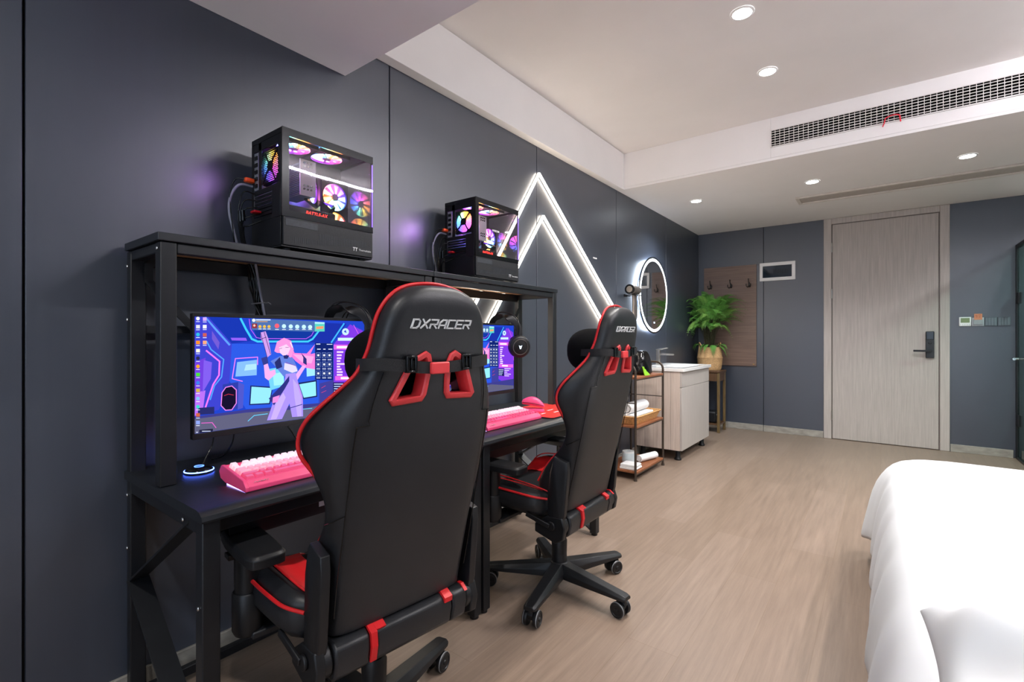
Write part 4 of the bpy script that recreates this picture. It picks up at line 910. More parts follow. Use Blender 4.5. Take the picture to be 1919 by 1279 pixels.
def make_monitor(label):
    y0, y1 = 0.570, 1.180
    t = thing('monitor', (0.2, 0.875, 0.795), label, 'monitor', 'flat monitors under the shelves')
    b = MB(); b.box((0.178, y0, 0.795), (0.1985, y1, 1.177)); b.build('housing', M_plastic, t, bevel=0.003)
    b = MB(); b.box((0.1986, y0, 1.1667), (0.2012, y1, 1.177)); b.box((0.1986, y0, 0.8132), (0.2012, y0+0.0055, 1.1667)); b.box((0.1986, y1-0.0045, 0.8132), (0.2012, y1, 1.1667)); b.box((0.1986, y0, 0.795), (0.2015, y1, 0.8132)); bz = b.build('bezel', mat('bezel_black', '1b1b1e', 0.35), t, bevel=0.0008, seg=1)
    screen_mesh(t, 0.1987, y0+0.0055, 1.1665)
    text_mesh('maker_name', 'WESCOM', 0.0115, M_print, bz, face_x(0.2017, 0.880, 0.8045), spacing=1.05, bold=0.0004)
    b = MB(); b.box((0.12, 0.80, 0.90), (0.1775, 0.95, 1.06)); b.build('rear_hump', M_plastic, t, bevel=0.01)
    b = MB(); b.box((0.060, 0.855, 0.96), (0.119, 0.895, 1.00)); b.box((0.043, 0.84, 0.95), (0.059, 0.91, 1.112)); b.build('rear_bracket', M_black, t, bevel=0.003)
    return t
mn1 = make_monitor('left monitor showing a purple neon game desktop, its bottom left corner in view')
mn2 = copy_tree(mn1); mn2.location.y += 0.986; mn2['label'] = 'farther monitor showing a purple neon desktop, between the two chairs'

# cables that drop from the monitors
def drop(name, pts, r, m_, label, group='cables below the monitors'):
    b = MB(); b.tube(smooth_path(pts, 6), r, n=6); tag(b.build(name, m_, smooth=1.2, shift=pts[-1]), label, 'cable', group)
drop('cable', [(0.17, 0.640, 0.800), (0.175, 0.632, 0.765), (0.185, 0.612, 0.735), (0.196, 0.598, 0.716)], 0.0022, M_gloss, 'thin black cable dropping from the left monitor to the glowing puck')
drop('cable', [(0.17, 0.700, 0.800), (0.165, 0.695, 0.76), (0.14, 0.68, 0.72), (0.10, 0.66, 0.7035)], 0.0022, M_gloss, 'thin black cable hanging under the left monitor, right of the puck cable')
drop('cable', [(0.19, 0.862, 0.800), (0.20, 0.875, 0.775), (0.205, 0.895, 0.74), (0.21, 0.92, 0.7035)], 0.0022, M_gloss, 'thin black cable hanging below the left monitor lettering')
drop('cable', [(0.15, 1.935, 0.800), (0.165, 1.955, 0.775), (0.17, 1.962, 0.74), (0.165, 1.945, 0.7055)], 0.0045, M_grey_cable, 'grey cable dropping from the farther monitor to the desk')
drop('cable', [(0.12, 1.80, 0.704), (0.16, 1.90, 0.704), (0.20, 2.00, 0.704), (0.16, 2.08, 0.704), (0.22, 2.125, 0.7045), (0.305, 2.135, 0.712)], 0.0022, M_gloss, 'black mouse cable lying on the farther desk')

# ------------------------------------------------------------------ headsets
def make_headset(label):
    t = thing('headset', (0.2, 2.14, 1.06), label, 'headphones', 'headsets hung on the monitor corners')
    cx = Vector((0.245, 2.150, 1.050)); ax = Vector((0.82, -0.55, -0.12)).normalized()
    a = ax.orthogonal().normalized(); bb = ax.cross(a)
    def ring(c, r): return [c+a*(r*math.cos(2*PI*i/28))+bb*(r*math.sin(2*PI*i/28)) for i in range(28)]
    b = MB(); b.loft([ring(cx-ax*0.030, 0.046), ring(cx-ax*0.018, 0.060), ring(cx+ax*0.0, 0.063), ring(cx+ax*0.016, 0.060), ring(cx+ax*0.022, 0.052)]); cup = b.build('ear_cup', M_plastic, t, smooth=0.9)
    b = MB(); b.tube(ring(cx+ax*0.0225, 0.042), 0.0022, n=6, closed=True); b.build('cup_ring', mat('cup_ring', '75706c', 0.35, metal=0.6), cup)
    p = cx+ax*0.0228; R = Matrix((a, bb, ax)).transposed()
    yl = Vector((0, 0, 1))-ax*ax.z; yl.normalize(); xl = yl.cross(ax)
    b = MB(); q = [(-0.009, 0.010), (-0.002, 0.006), (0.002, 0.006), (0.009, 0.010), (0.003, -0.010), (-0.003, -0.010)]
    b.loft([[p+xl*u+yl*v for u, v in q], [p+ax*0.0008+xl*u+yl*v for u, v in q]]); b.build('cup_logo', glow('cup_logo', 'cfeaff', 1.6), cup)
    b = MB(); b.tube(ring(cx-ax*0.034, 0.044), 0.015, n=10, closed=True); b.build('ear_cushion', M_velvet, cup, smooth=1.2)
    c2 = Vector((0.105, 2.095, 1.055)); ax2 = Vector((-0.8, 0.55, -0.1)).normalized()
    b = MB(); b.cyl(c2-ax2*0.02, c2+ax2*0.02, 0.046, 0.040, n=24); b.build('ear_cup', M_plastic, t, smooth=0.7, bevel=0.004)
    path = [(0.236, 2.158, 1.112), (0.236, 2.158, 1.150), (0.222, 2.135, 1.192), (0.195, 2.090, 1.212), (0.165, 2.050, 1.210), (0.135, 2.045, 1.175), (0.115, 2.070, 1.105)]
    sp = smooth_path(path, 5)
    b = MB()
    n = len(sp); rings = []
    for i, q_ in enumerate(sp):
        tt = (sp[min(i+1, n-1)]-sp[max(i-1, 0)]).normalized(); sd = tt.cross(Vector((-0.45, -0.85, 0.1))).normalized(); up = Vector((0.5, -0.8, 0)).normalized()
        wv = 0.017; hv = 0.005; up = sd.cross(tt).normalized()
        rings.append([q_+up*wv*u+sd*hv*v for u, v in ((-1, -0.6), (-0.6, -1), (0.6, -1), (1, -0.6), (1, 0.6), (0.6, 1), (-0.6, 1), (-1, 0.6))])
    b.loft(rings); b.build('head_pad', M_leather2, t, smooth=1.2)
    for s in (-0.013, 0.013):
        b = MB(); pw = []
        for i, q_ in enumerate(sp):
            k = math.sin(PI*i/(n-1)); pw.append(q_+Vector((0.005, 0.006, 0.026))*k+Vector((0.5*s, -0.85*s, 0)))
        b.tube(pw, 0.0022, n=6); b.build('band_wire', mat('dark_wire', '2a2a2d', 0.3, metal=0.8), t, smooth=1.2)
    return t
hs2 = make_headset('black headset hung on the top right corner of the farther monitor')
hs1 = copy_tree(hs2); hs1.location.y -= 0.986; hs1['label'] = 'black headset hung on the left monitor corner, behind the near chair head'
for k, (a, c, h) in enumerate(((1.105, 1.215, 1.214), (1.085, 1.20, 1.205))):
    b = MB(); b.tube(smooth_path([(0.17, a, 1.16), (0.165, a+0.03, h-0.004), (0.16, (a+c)/2+0.01, h), (0.15, c, h-0.03), (0.14, c+0.02, 1.12)], 6), 0.0025, n=6)
    tag(b.build('cable', M_gloss, smooth=1.2, shift=(0.16, a, 1.16)), 'black headset lead looping over the left monitor top', 'cable', 'headset lead loops')

# ------------------------------------------------------------------ keyboards
KEYM = {}
def key_mesh(wd, row):
    k = (round(wd, 3), row)
    if k in KEYM: return KEYM[k]
    h = (0.0145, 0.0125, 0.0115, 0.011, 0.011, 0.0105)[row]; d = 0.0172; a = wd/2
    ins = 0.0028
    b = MB(); rings = []
    for z, q in ((0.0, 0), (h*0.35, 0.0006), (h*0.9, ins*0.85), (h, ins)):
        rings.append([(-d/2+q*0.8, -a+q, z), (d/2-q, -a+q, z), (d/2-q, a-q, z), (-d/2+q*0.8, a-q, z)])
    b.loft(rings)
    me = bpy.data.meshes.new('keycap'); me.from_pydata(b.v, [], b.f)
    me.materials.append((M_key_w, M_key_w, M_key_m, M_key_m, M_key_p, M_key_p)[row]); me.update(); me.shade_smooth(); me.set_sharp_from_angle(angle=0.7)
    KEYM[k] = me; return me
def make_keyboard(loc, label):
    t = thing('keyboard', loc, label, 'keyboard', 'pink keyboards', local=True)
    Lk = 0.404
    pf = [(0.030, 0.003), (0.0, 0.012), (-0.008, 0.030), (0.004, 0.047), (0.014, 0.048), (0.017, 0.040), (0.124, 0.0225), (0.127, 0.0285), (0.134, 0.028), (0.152, 0.013), (0.153, 0.002), (0.150, 0.0)]
    b = MB(); b.prism(pf, 'y', 0, Lk); 
    for y0 in (-0.0, Lk):
        pass
    c = b.build('case', M_pink, t, bevel=0.002)
    for y0, y1 in ((-0.002, 0.007), (Lk-0.007, Lk+0.002)):
        e = MB(); e.prism([(0.030, 0.005), (0.0, 0.013), (-0.009, 0.031), (0.004, 0.049), (0.014, 0.050), (0.128, 0.0310), (0.136, 0.029), (0.153, 0.013), (0.154, 0.002), (0.148, 0.001)], 'y', y0, y1); e.build('end_cheek', M_pink, t, bevel=0.0015)
    e = MB(); e.prism([(0.035, 0.0005), (0.145, 0.0005), (0.145, 0.0025), (0.035, 0.0055)], 'y', 0.0005, 0.004); e.prism([(0.035, 0.0005), (0.145, 0.0005), (0.145, 0.0025), (0.035, 0.0055)], 'y', Lk-0.004, Lk-0.0005)
    e.build('side_light', glow('lilac_strip', 'b49cff', 5.0), t)
    text_mesh('maker_name', 'DAREU', 0.0115, mat('silver_print', 'd8c8cc', 0.3, metal=0.5), c, Matrix.Translation((0.1445, 0.040, 0.0205)) @ Matrix.Rotation(math.radians(40), 4, 'Y') @ face_x(0, 0, 0), shear=0.25)
    M = Matrix.Identity(4)
    U = 0.0198; slope = -(0.040-0.0225)/(0.124-0.017)
    rows = [[1, -0.5]+[1]*4+[-0.25]+[1]*4+[-0.25]+[1]*4+[1]*4,
            [1]*13+[2]+[1]*4, [1.5]+[1]*12+[1.5]+[1]*4, [1.75]+[1]*11+[2.25]+[1]*4, [2.25]+[1]*10+[1.75]+[1]*5, [1.25]*3+[6.25]+[1]*3+[1]*3+[1.0]*3]
    count = 0
    for r, row in enumerate(rows):
        tot = sum(abs(q) for q in row); xk = 0.027+r*0.0178
        y = 0.011; f = (Lk-0.022)/tot
        for q in row:
            if q > 0 and count < 100:
                me = key_mesh(q*f-0.0022, r)
                o = bpy.data.objects.new('keycap', me); COL.objects.link(o); o.parent = t
                o.location = (xk, y+q*f/2, 0.040+slope*(xk-0.017)+0.001); o.rotation_euler = (0, -math.atan(slope), 0); count += 1
            y += abs(q)*f
    return t
make_keyboard((0.379, 0.578, 0.7002), 'pink backlit keyboard with clear keys on the left desk')
make_keyboard((0.352, 1.578, 0.7002), 'pink keyboard on the farther desk beside the red mat')

# blue-lit puck
t = thing('desk_puck', (0.215, 0.582, 0.7002), 'small round black puck ringed with blue light on the left desk', 'power button')
c = (0.215, 0.582, 0.7002)
b = MB(); b.lathe([(0.001, 0.0), (0.036, 0.0), (0.038, 0.004), (0.036, 0.009), (0.028, 0.016), (0.001, 0.018)], c, 36); b.build('body', M_gloss, t, smooth=0.8)
b = MB(); n = 40; b.tube([(c[0]+0.0375*math.cos(2*PI*i/n), c[1]+0.0375*math.sin(2*PI*i/n), c[2]+0.0065) for i in range(n)], 0.0016, n=6, closed=True); b.build('light_ring', glow('blue_ring', '4a6cff', 7.0), t)
b = MB(); b.tube([(c[0]+0.012*math.cos(2*PI*i/n), c[1]+0.012*math.sin(2*PI*i/n), c[2]+0.0182) for i in range(n)], 0.0009, n=6, closed=True); b.build('button_ring', glow('blue_ring_small', '3f60ff', 4.0), t)

# mouse and mat
b = MB(); pr = []
def rrect(x0, y0, x1, y1, r, n=6):
    out = []
    for cx_, cy_, a0 in ((x1-r, y1-r, 0), (x0+r, y1-r, PI/2), (x0+r, y0+r, PI), (x1-r, y0+r, 1.5*PI)):
        for i in range(n+1): out.append((cx_+r*math.cos(a0+PI/2*i/n), cy_+r*math.sin(a0+PI/2*i/n)))
    return out
t = thing('mouse_mat', (0.38, 2.21, 0.7002), 'glossy red mouse mat on the farther desk', 'mouse mat')
b.prism(rrect(0.215, 2.005, 0.555, 2.425, 0.02), 'z', 0.7003, 0.7045); b.build('base', M_plastic, t)
b = MB(); b.prism(rrect(0.216, 2.006, 0.554, 2.424, 0.02), 'z', 0.7046, 0.7058); b.build('surface', M_redpad, t)
b = MB()
for (x, y, l) in ((0.44, 2.07, 0.05), (0.40, 2.19, 0.07), (0.46, 2.16, 0.06)): b.prism([(x, y), (x+0.010, y+0.004), (x+0.004, y+l), (x-0.003, y+l*0.7)], 'z', 0.7059, 0.7062)
b.build('printed_streaks', M_print, t)
t = thing('mouse', (0.355, 2.125, 0.7230), 'pink computer mouse tilted on its dock on the red mat', 'mouse')
rings = []
for i in range(13):
    u = i/12; x = -0.062+0.124*u
    wv = 0.031*(1-0.18*math.sin(PI*u))*min(1, math.sin(PI*min(max(u, 0.03), 0.97))**0.38); h = 0.050*math.sin(PI*min(0.97, max(0.035, 0.12+0.82*u)))**0.8
    rings.append([(x, wv*q, 0.0+hh) for q, hh in ((-0.92, 0.001), (-1.0, h*0.35), (-0.86, h*0.72), (-0.45, h*0.97), (0, h), (0.45, h*0.97), (0.86, h*0.72), (1.0, h*0.35), (0.92, 0.001))])
D_ = MB(); DR = Matrix.Translation((0.355, 2.125, 0.7064)) @ Matrix.Rotation(math.radians(34), 4, 'Z')
D_.loft([[tuple(DR @ Vector((x, y, z))) for x, y in rrect(-0.062+e, -0.034+e, 0.062-e, 0.034-e, 0.02)] for z, e in ((0.0, 0.0), (0.008, 0.001), (0.016, 0.012))])
tag(D_.build('mouse_dock', M_pink, smooth=0.7, shift=(0.355, 2.125, 0.7064)), 'flat pink charging dock under the tilted mouse', 'charging dock')
R = Matrix.Translation((0.355, 2.125, 0.7345)) @ Matrix.Rotation(math.radians(34), 4, 'Z') @ Matrix.Rotation(math.radians(9), 4, 'Y')
b = MB(); b.loft([[tuple(R @ Vector(p)) for p in r] for r in rings]); b.build('shell', M_pink, t, smooth=0.9, sub=1)
b = MB(); b.tube([tuple(R @ Vector((-0.058+0.116*k/12, -0.031*(1-0.15*math.sin(PI*k/12))*math.sin(PI*(0.06+0.88*k/12))**0.38, 0.012+0.004*math.sin(PI*k/12)))) for k in range(13)], 0.0012, n=6); b.build('side_seam', M_gloss, t)
b = MB(); b.cyl(R @ Vector((-0.035, -0.005, 0.027)), R @ Vector((-0.035, 0.005, 0.027)), 0.010, n=16); b.build('wheel', M_plastic, t)

# sticker and tie on the tray of the left desk, leads in the tray of the farther desk
b = MB(); b.box((0.5003, 0.80, 0.596), (0.5008, 0.86, 0.612)); tag(b.build('sticker', M_print, shift=(0.5, 0.83, 0.604)), 'small white sticker on the black tray under the left desk', 'sticker')
b = MB(); b.tube(smooth_path([(0.503, 0.858, 0.625), (0.506, 0.864, 0.60), (0.504, 0.858, 0.572), (0.503, 0.853, 0.56)], 4), 0.0016, n=6); b.sphere((0.503, 0.853, 0.556), 0.004, 10, 6); tag(b.build('zip_tie', mat('tie_white', 'b8b8b0', 0.5), shift=(0.503, 0.857, 0.59)), 'pale zip tie hanging beside the white sticker under the left desk', 'cable tie')
for k in range(3):
    b = MB(); b.tube(smooth_path([(0.42, 1.56+0.05*k, 0.585), (0.46, 1.62+0.05*k, 0.60-0.012*k), (0.47, 1.70+0.04*k, 0.63), (0.45, 1.78+0.03*k, 0.655)], 5), 0.004, n=6)
    tag(b.build('cable', mat('beige_lead_%d' % k, 'a8977f', 0.5), smooth=1.2, shift=(0.44, 1.6+0.05*k, 0.6)), 'pale lead loose in the tray under the farther desk', 'cable', 'pale leads under the farther desk')

# ------------------------------------------------------------------ gaming chairs (front towards -x in their own frame)
# height, back plane x, half width of the flat back, half width at the wing, wing depth, thickness in the middle
BACK = [(0.413, 0.1515, 0.184, 0.192, 0.085, 0.07), (0.417, 0.152, 0.184, 0.193, 0.09, 0.075), (0.45, 0.160, 0.184, 0.196, 0.140, 0.08), (0.52, 0.176, 0.186, 0.198, 0.170, 0.09), (0.60, 0.194, 0.186, 0.201, 0.135, 0.09),
        (0.67, 0.211, 0.186, 0.207, 0.082, 0.088), (0.73, 0.224, 0.185, 0.214, 0.060, 0.086), (0.79, 0.238, 0.185, 0.236, 0.080, 0.085), (0.85, 0.251, 0.185, 0.261, 0.122, 0.085), (0.89, 0.260, 0.184, 0.265, 0.132, 0.083),
        (0.925, 0.268, 0.181, 0.256, 0.122, 0.082), (0.955, 0.275, 0.177, 0.236, 0.105, 0.08), (0.99, 0.283, 0.169, 0.204, 0.086, 0.08), (1.02, 0.289, 0.160, 0.178, 0.072, 0.078), (1.046, 0.295, 0.151, 0.166, 0.066, 0.076), (1.08, 0.303, 0.142, 0.156, 0.062, 0.075),
        (1.13, 0.313, 0.135, 0.149, 0.060, 0.074), (1.16, 0.317, 0.125, 0.140, 0.060, 0.072), (1.19, 0.318, 0.106, 0.123, 0.058, 0.066), (1.213, 0.311, 0.074, 0.092, 0.052, 0.058), (1.226, 0.299, 0.036, 0.050, 0.040, 0.044)]
def back_at(z):
    for a, c in zip(BACK[:-1], BACK[1:]):
        if a[0] <= z <= c[0]:
            k = (z-a[0])/(c[0]-a[0]); return [p+(q-p)*k for p, q in zip(a, c)]
    return list(BACK[0] if z < BACK[0][0] else BACK[-1])
def back_ring(row):
    z, bx, bw, ww, d, th = row
    half = [(bx, 0.0), (bx, bw*0.5), (bx-0.002, bw*0.86), (bx-0.012, bw+(ww-bw)*0.25), (bx-d*0.5, bw+(ww-bw)*0.75), (bx-d*0.92, ww), (bx-d, ww-0.012), (bx-d*0.97, ww-0.032), (bx-th-0.004, ww-0.075 if ww > 0.14 else ww*0.45), (bx-th, 0.0)]
    return [(x, y, z) for x, y in half]+[(x, -y, z) for x, y in half[-2:0:-1]]
HOLE = [(-0.121, 0.966), (-0.112, 0.953), (-0.036, 0.957), (-0.026, 0.972), (-0.022, 1.010), (-0.0205, 1.045), (-0.028, 1.066), (-0.042, 1.074), (-0.072, 1.058), (-0.088, 1.035)]
def inset(poly, dist):
    n = len(poly); out = []
    cx_ = sum(p[0] for p in poly)/n; cz_ = sum(p[1] for p in poly)/n
    for i in range(n):
        p0, p1, p2 = Vector(poly[i-1]), Vector(poly[i]), Vector(poly[(i+1) % n])
        e1 = (p1-p0).normalized(); e2 = (p2-p1).normalized()
        n1 = Vector((-e1.y, e1.x)); n2 = Vector((-e2.y, e2.x))
        if n1.dot(Vector((cx_, cz_))-p1) < 0: n1 = -n1
        if n2.dot(Vector((cx_, cz_))-p1) < 0: n2 = -n2
        m = (n1+n2).normalized(); k = dist/max(0.35, m.dot(n1)); out.append(tuple(p1+m*k))
    return out

def make_chair(label):
    t = thing('gaming_chair', (0, 0, 0), label, 'chair', 'black and red gaming chairs', local=True)
    # backrest with two cut-outs
    b = MB(); b.loft([back_ring(r) for r in BACK]); bk = b.build('backrest', M_leather, t, smooth=2.0, sub=2)
    cutters = []
    for s in (1, -1):
        c = MB(); c.prism([(y*s, z) for y, z in inset(HOLE, 0.003)], 'x', 0.1, 0.5); co = c.build('cut', M_leather); cutters.append(co)
        mo = bk.modifiers.new('cut', 'BOOLEAN'); mo.object = co; mo.operation = 'DIFFERENCE'; mo.solver = 'EXACT'
    bpy.context.view_layer.update()
    me = bpy.data.meshes.new_from_object(bk.evaluated_get(bpy.context.evaluated_depsgraph_get()))
    bk.modifiers.clear(); old = bk.data; bk.data = me; bpy.data.meshes.remove(old)
    me.materials.clear(); me.materials.append(M_leather); me.materials.append(M_leather2)
    for p in me.polygons: p.material_index = 1 if (p.center.x < back_at(p.center.z)[1]-0.035 and p.center.z < 1.03) else 0
    me.shade_smooth(); me.set_sharp_from_angle(angle=0.8)
    for co in cutters: bpy.data.objects.remove(co)
    # red frames of the cut-outs
    for s in (1, -1):
        o_ = [(y*s, z) for y, z in HOLE]; i_ = [(y*s, z) for y, z in inset(HOLE, 0.0145)]
        def at(poly, off): return [(back_at(z)[1]-off, y, z) for y, z in poly]
        b = MB(); b.loft([at(o_, 0.004), at(o_, -0.004), at(inset(o_, 0.003), -0.007), at(inset(o_, 0.012), -0.007), at(i_, -0.004), at(i_, 0.034), at(inset(o_, 0.004), 0.034)], caps=False); b.build('opening_frame', M_redp, bk, smooth=0.7)
    # red piping round the wing edge
    L = [(r[1]-r[4]*(0.80 if r[0] > 0.84 else 0.94), (r[3]+0.001 if r[0] > 0.84 else r[3]-0.010) if r[0] < 1.185 else r[3]*0.97+0.002, r[0]) for r in BACK[3:]]
    L = [(x-0.0, y, z) for x, y, z in L]
    top = [(BACK[-1][1]-0.028, 0.0, 1.2305)]
    path = smooth_path(L+top+[(x, -y, z) for x, y, z in L[::-1]], 4)
    b = MB(); b.tube(path, 0.0046, n=8); b.build('piping', M_red, bk, smooth=1.2)
    # seams on the rear
    for s in (1, -1):
        b = MB(); pts = []
        for z in (1.03, 1.0, 0.96, 0.925): q = back_at(z); pts.append((q[1]-0.0015, s*q[2]*0.90, z))
        q = back_at(0.925); pts.append((q[1]-0.0015, s*q[2]*0.885, 0.916)); pts.append((q[1]-0.008, s*(q[2]*1.0+0.008), 0.914))
        b.tube(pts, 0.0012, n=5)
        pts = []
        for z in (0.914, 0.86, 0.78, 0.70, 0.62, 0.54, 0.47): q = back_at(z); pts.append((q[1]-0.0075, s*(q[2]+0.004), z))
        b.tube(pts, 0.0014, n=5)
        q = back_at(0.715); b.tube([(q[1]-0.008, s*(q[2]+0.006), 0.715), (q[1]-q[4]*0.5, s*(q[2]+(q[3]-q[2])*0.8), 0.70), (q[1]-q[4]*0.9, s*q[3], 0.688)], 0.0013, n=5)
        b.build('seam', M_gloss, bk)
    # maker's lettering in square strokes
    GL = {'D': [[(0, 0), (0.72, 0), (1, 0.22), (1, 0.78), (0.72, 1), (0, 1), (0, 0)]], 'X': [[(0, 0), (1, 1)], [(0, 1), (1, 0)]], 'R': [[(0, 0), (0, 0.45), (1, 0.45), (1, 1), (0, 1)], [(0.45, 0.45), (1, 0)]],
          'A': [[(0, 0), (0, 0.65), (0.4, 1), (1, 1), (1, 0)], [(0, 0.36), (1, 0.36)]], 'C': [[(1, 1), (0, 1), (0, 0), (1, 0)]], 'E': [[(1, 1), (0, 1), (0, 0), (1, 0)], [(0, 0.5), (0.9, 0.5)]]}
    hh, lw, gap = 0.0185, 0.0175, 0.0066; q = back_at(1.135); sl = (back_at(1.15)[1]-back_at(1.12)[1])/0.03; b = MB()
    tot = 7*lw+6*gap
    for k, chh in enumerate('DXRACER'):
        for st_ in GL[chh]:
            for (a0, c0), (a1, c1) in zip(st_[:-1], st_[1:]):
                def P3(a, c, off):
                    yy = -tot/2-0.003+k*(lw+gap)+a*lw+0.3*(c-0.5)*hh; zz = 1.135+(c-0.5)*hh
                    return Vector((q[1]+sl*(c-0.5)*hh+off, yy, zz))
                p0, p1 = P3(a0, c0, 0.0), P3(a1, c1, 0.0); d = (p1-p0).normalized()
                b.bar(p0-d*0.0013, p1+d*0.0013, 0.0032, 0.0044, up=(1, 0, -sl))
    b.build('maker_name', M_print, bk)
    # strap with buckles and red clip, head pillow
    zc = 1.047; q = back_at(zc); prof = back_ring([zc]+q[1:])
    ring = [Vector(p) for p in prof]; n = len(ring); cen = Vector((q[1]-0.04, 0, zc))
    b = MB(); outer = []
    rear = [(q[1]+0.010, y, zc+0.006*math.cos(y*9)) for y in (0.0,)]
    pth = [(0.185, 0.150, zc-0.004), (q[1]-0.055, 0.170, zc-0.002), (q[1]-0.02, 0.167, zc), (q[1]+0.004, 0.140, zc), (q[1]+0.009, 0.10, zc-0.004), (q[1]+0.010, 0.05, zc-0.010), (q[1]+0.010, 0.0, zc-0.012)]
    pth = smooth_path(pth+[(x, -y, z) for x, y, z in pth[-2::-1]], 5)
    rings = []
    for i, p in enumerate(pth):
        tt = (pth[min(i+1, len(pth)-1)]-pth[max(i-1, 0)]).normalized(); up = Vector((0, 0, 1)); sd = tt.cross(up).normalized()
        rings.append([p+up*0.0135+sd*0.0015, p+up*0.0135-sd*0.0015, p-up*0.0135-sd*0.0015, p-up*0.0135+sd*0.0015])
    b.loft(rings); stp = b.build('strap', M_webbing, t, smooth=0.6)
    b = MB(); b.box((q[1]+0.008, -0.033, zc-0.026), (q[1]+0.021, 0.017, zc+0.001)); b.build('clip', M_redp, stp, bevel=0.003)
    for y in (-0.083, 0.073):
        b = MB(); x0 = q[1]+0.004
        b.box((x0, y-0.014, zc-0.020), (x0+0.013, y-0.008, zc+0.017)); b.box((x0, y+0.008, zc-0.020), (x0+0.013, y+0.014, zc+0.017)); b.box((x0, y-0.008, zc+0.012), (x0+0.013, y+0.008, zc+0.017)); b.box((x0, y-0.008, zc-0.020), (x0+0.013, y+0.008, zc-0.015)); b.box((x0+0.003, y-0.002, zc-0.015), (x0+0.012, y+0.002, zc+0.012)); b.build('buckle', M_gloss, stp, bevel=0.0015)
    b = MB(); b.sphere((0.168, 0, 1.050), (0.075, 0.163, 0.090), 32, 18, e=0.85); b.build('head_pillow', M_velvet, t, smooth=2.0)
    # seat: base shell, centre, red panels, side bolsters
    def section(x, w, k, dz):  # half profile from the outside edge to the middle
        return [(w*1.0-0.010, 0.385+dz), (w+0.006, 0.425+dz), (w+0.002, 0.478+dz), (w-0.010, 0.4905+dz), (w-0.030, 0.497+dz+k), (w-0.052, 0.491+dz+k*0.5), (w-0.075, 0.470+dz), (w-0.125, 0.456+dz), (w-0.16, 0.455+dz), (0.0, 0.458+dz)]
    XS = [(-0.285, 0.225, -0.02, -0.024), (-0.27, 0.255, 0.0, -0.006), (-0.22, 0.268, 0.014, 0.004), (-0.12, 0.270, 0.020, 0.002), (-0.03, 0.262, 0.016, -0.004), (0.035, 0.250, 0.010, -0.010), (0.085, 0.222, -0.006, -0.016)]
    def strip(i0, i1, off, name, m_, sides=(1, -1), solid=0.004):
        for s in sides:
            b = MB(); r = []
            for x, w_, k, dz in XS: r.append([(x, s*y, z+off) for y, z in section(x, w_, k, dz)[i0:i1+1]])
            nn = len(r[0]); vs = [p for q_ in r for p in q_]; fs = []
            for i in range(len(r)-1):
                for j in range(nn-1): fs.append((i*nn+j, i*nn+j+1, (i+1)*nn+j+1, (i+1)*nn+j))
            b.add(vs, fs); o = b.build(name, m_, st, smooth=1.0); sm = o.modifiers.new('s', 'SOLIDIFY'); sm.thickness = solid; sm.offset = 0
    b = MB(); r = []
    for x, w_, k, dz in XS:
        h = section(x, w_, k, dz); r.append([(x, y, z) for y, z in h]+[(x, -y, z) for y, z in h[-2::-1]])
    b.loft(r); st = b.build('seat', M_leather, t, smooth=0.9, sub=1)
    strip(5, 8, 0.0035, 'red_panel', M_red)
    for s in (1, -1):
        b = MB(); b.tube(smooth_path([(x, s*(section(x, w_, k, dz)[2][0]+0.001), section(x, w_, k, dz)[2][1]+0.006) for x, w_, k, dz in XS], 4), 0.0046, n=8); b.build('seat_piping', M_red, st, smooth=1.2)
        b = MB(); b.tube(smooth_path([(x, s*(section(x, w_, k, dz)[4][0]-0.012), section(x, w_, k, dz)[4][1]+0.002) for x, w_, k, dz in XS], 4), 0.003, n=8); b.build('bolster_piping', M_red, st, smooth=1.2)
    # padded strip behind the lower edge of the back, with its red tabs
    b = MB()
    for y0, y1 in ((-0.190, -0.104), (-0.088, 0.138), (0.142, 0.190)):
        b.prism([(0.0820, 0.4090), (0.1470, 0.4110), (0.1670, 0.4010), (0.1710, 0.3720), (0.1620, 0.3320), (0.1470, 0.3190), (0.0820, 0.3220)], 'y', y0, y1)
    rb = b.build('rear_pad', M_leather, t, bevel=0.006)
    b = MB()
    b.prism([(0.1320, 0.4165), (0.1480, 0.4165), (0.1720, 0.4050), (0.1760, 0.3720), (0.1680, 0.3350), (0.1630, 0.3350), (0.1680, 0.3720), (0.1640, 0.4000), (0.1460, 0.4095), (0.1320, 0.4095)], 'y', -0.104, -0.088)
    b.prism([(0.1420, 0.4165), (0.1480, 0.4165), (0.1680, 0.4070), (0.1640, 0.4010), (0.1460, 0.4090), (0.1420, 0.4090)], 'y', -0.0878, -0.062)
    b.build('red_tab', M_red, rb)
    b = MB(); b.prism([(0.1420, 0.4175), (0.1500, 0.4175), (0.1730, 0.4055), (0.1715, 0.3920), (0.1680, 0.3930), (0.1640, 0.4010), (0.1460, 0.4090), (0.1420, 0.4090)], 'y', 0.112, 0.137); b.build('red_tab', M_red, rb)
    b = MB(); b.prism([(0.1370, 0.4135), (0.1520, 0.4135), (0.1700, 0.3990), (0.1520, 0.4070), (0.1370, 0.4070)], 'y', 0.182, 0.192); b.build('red_tab', M_red, rb)
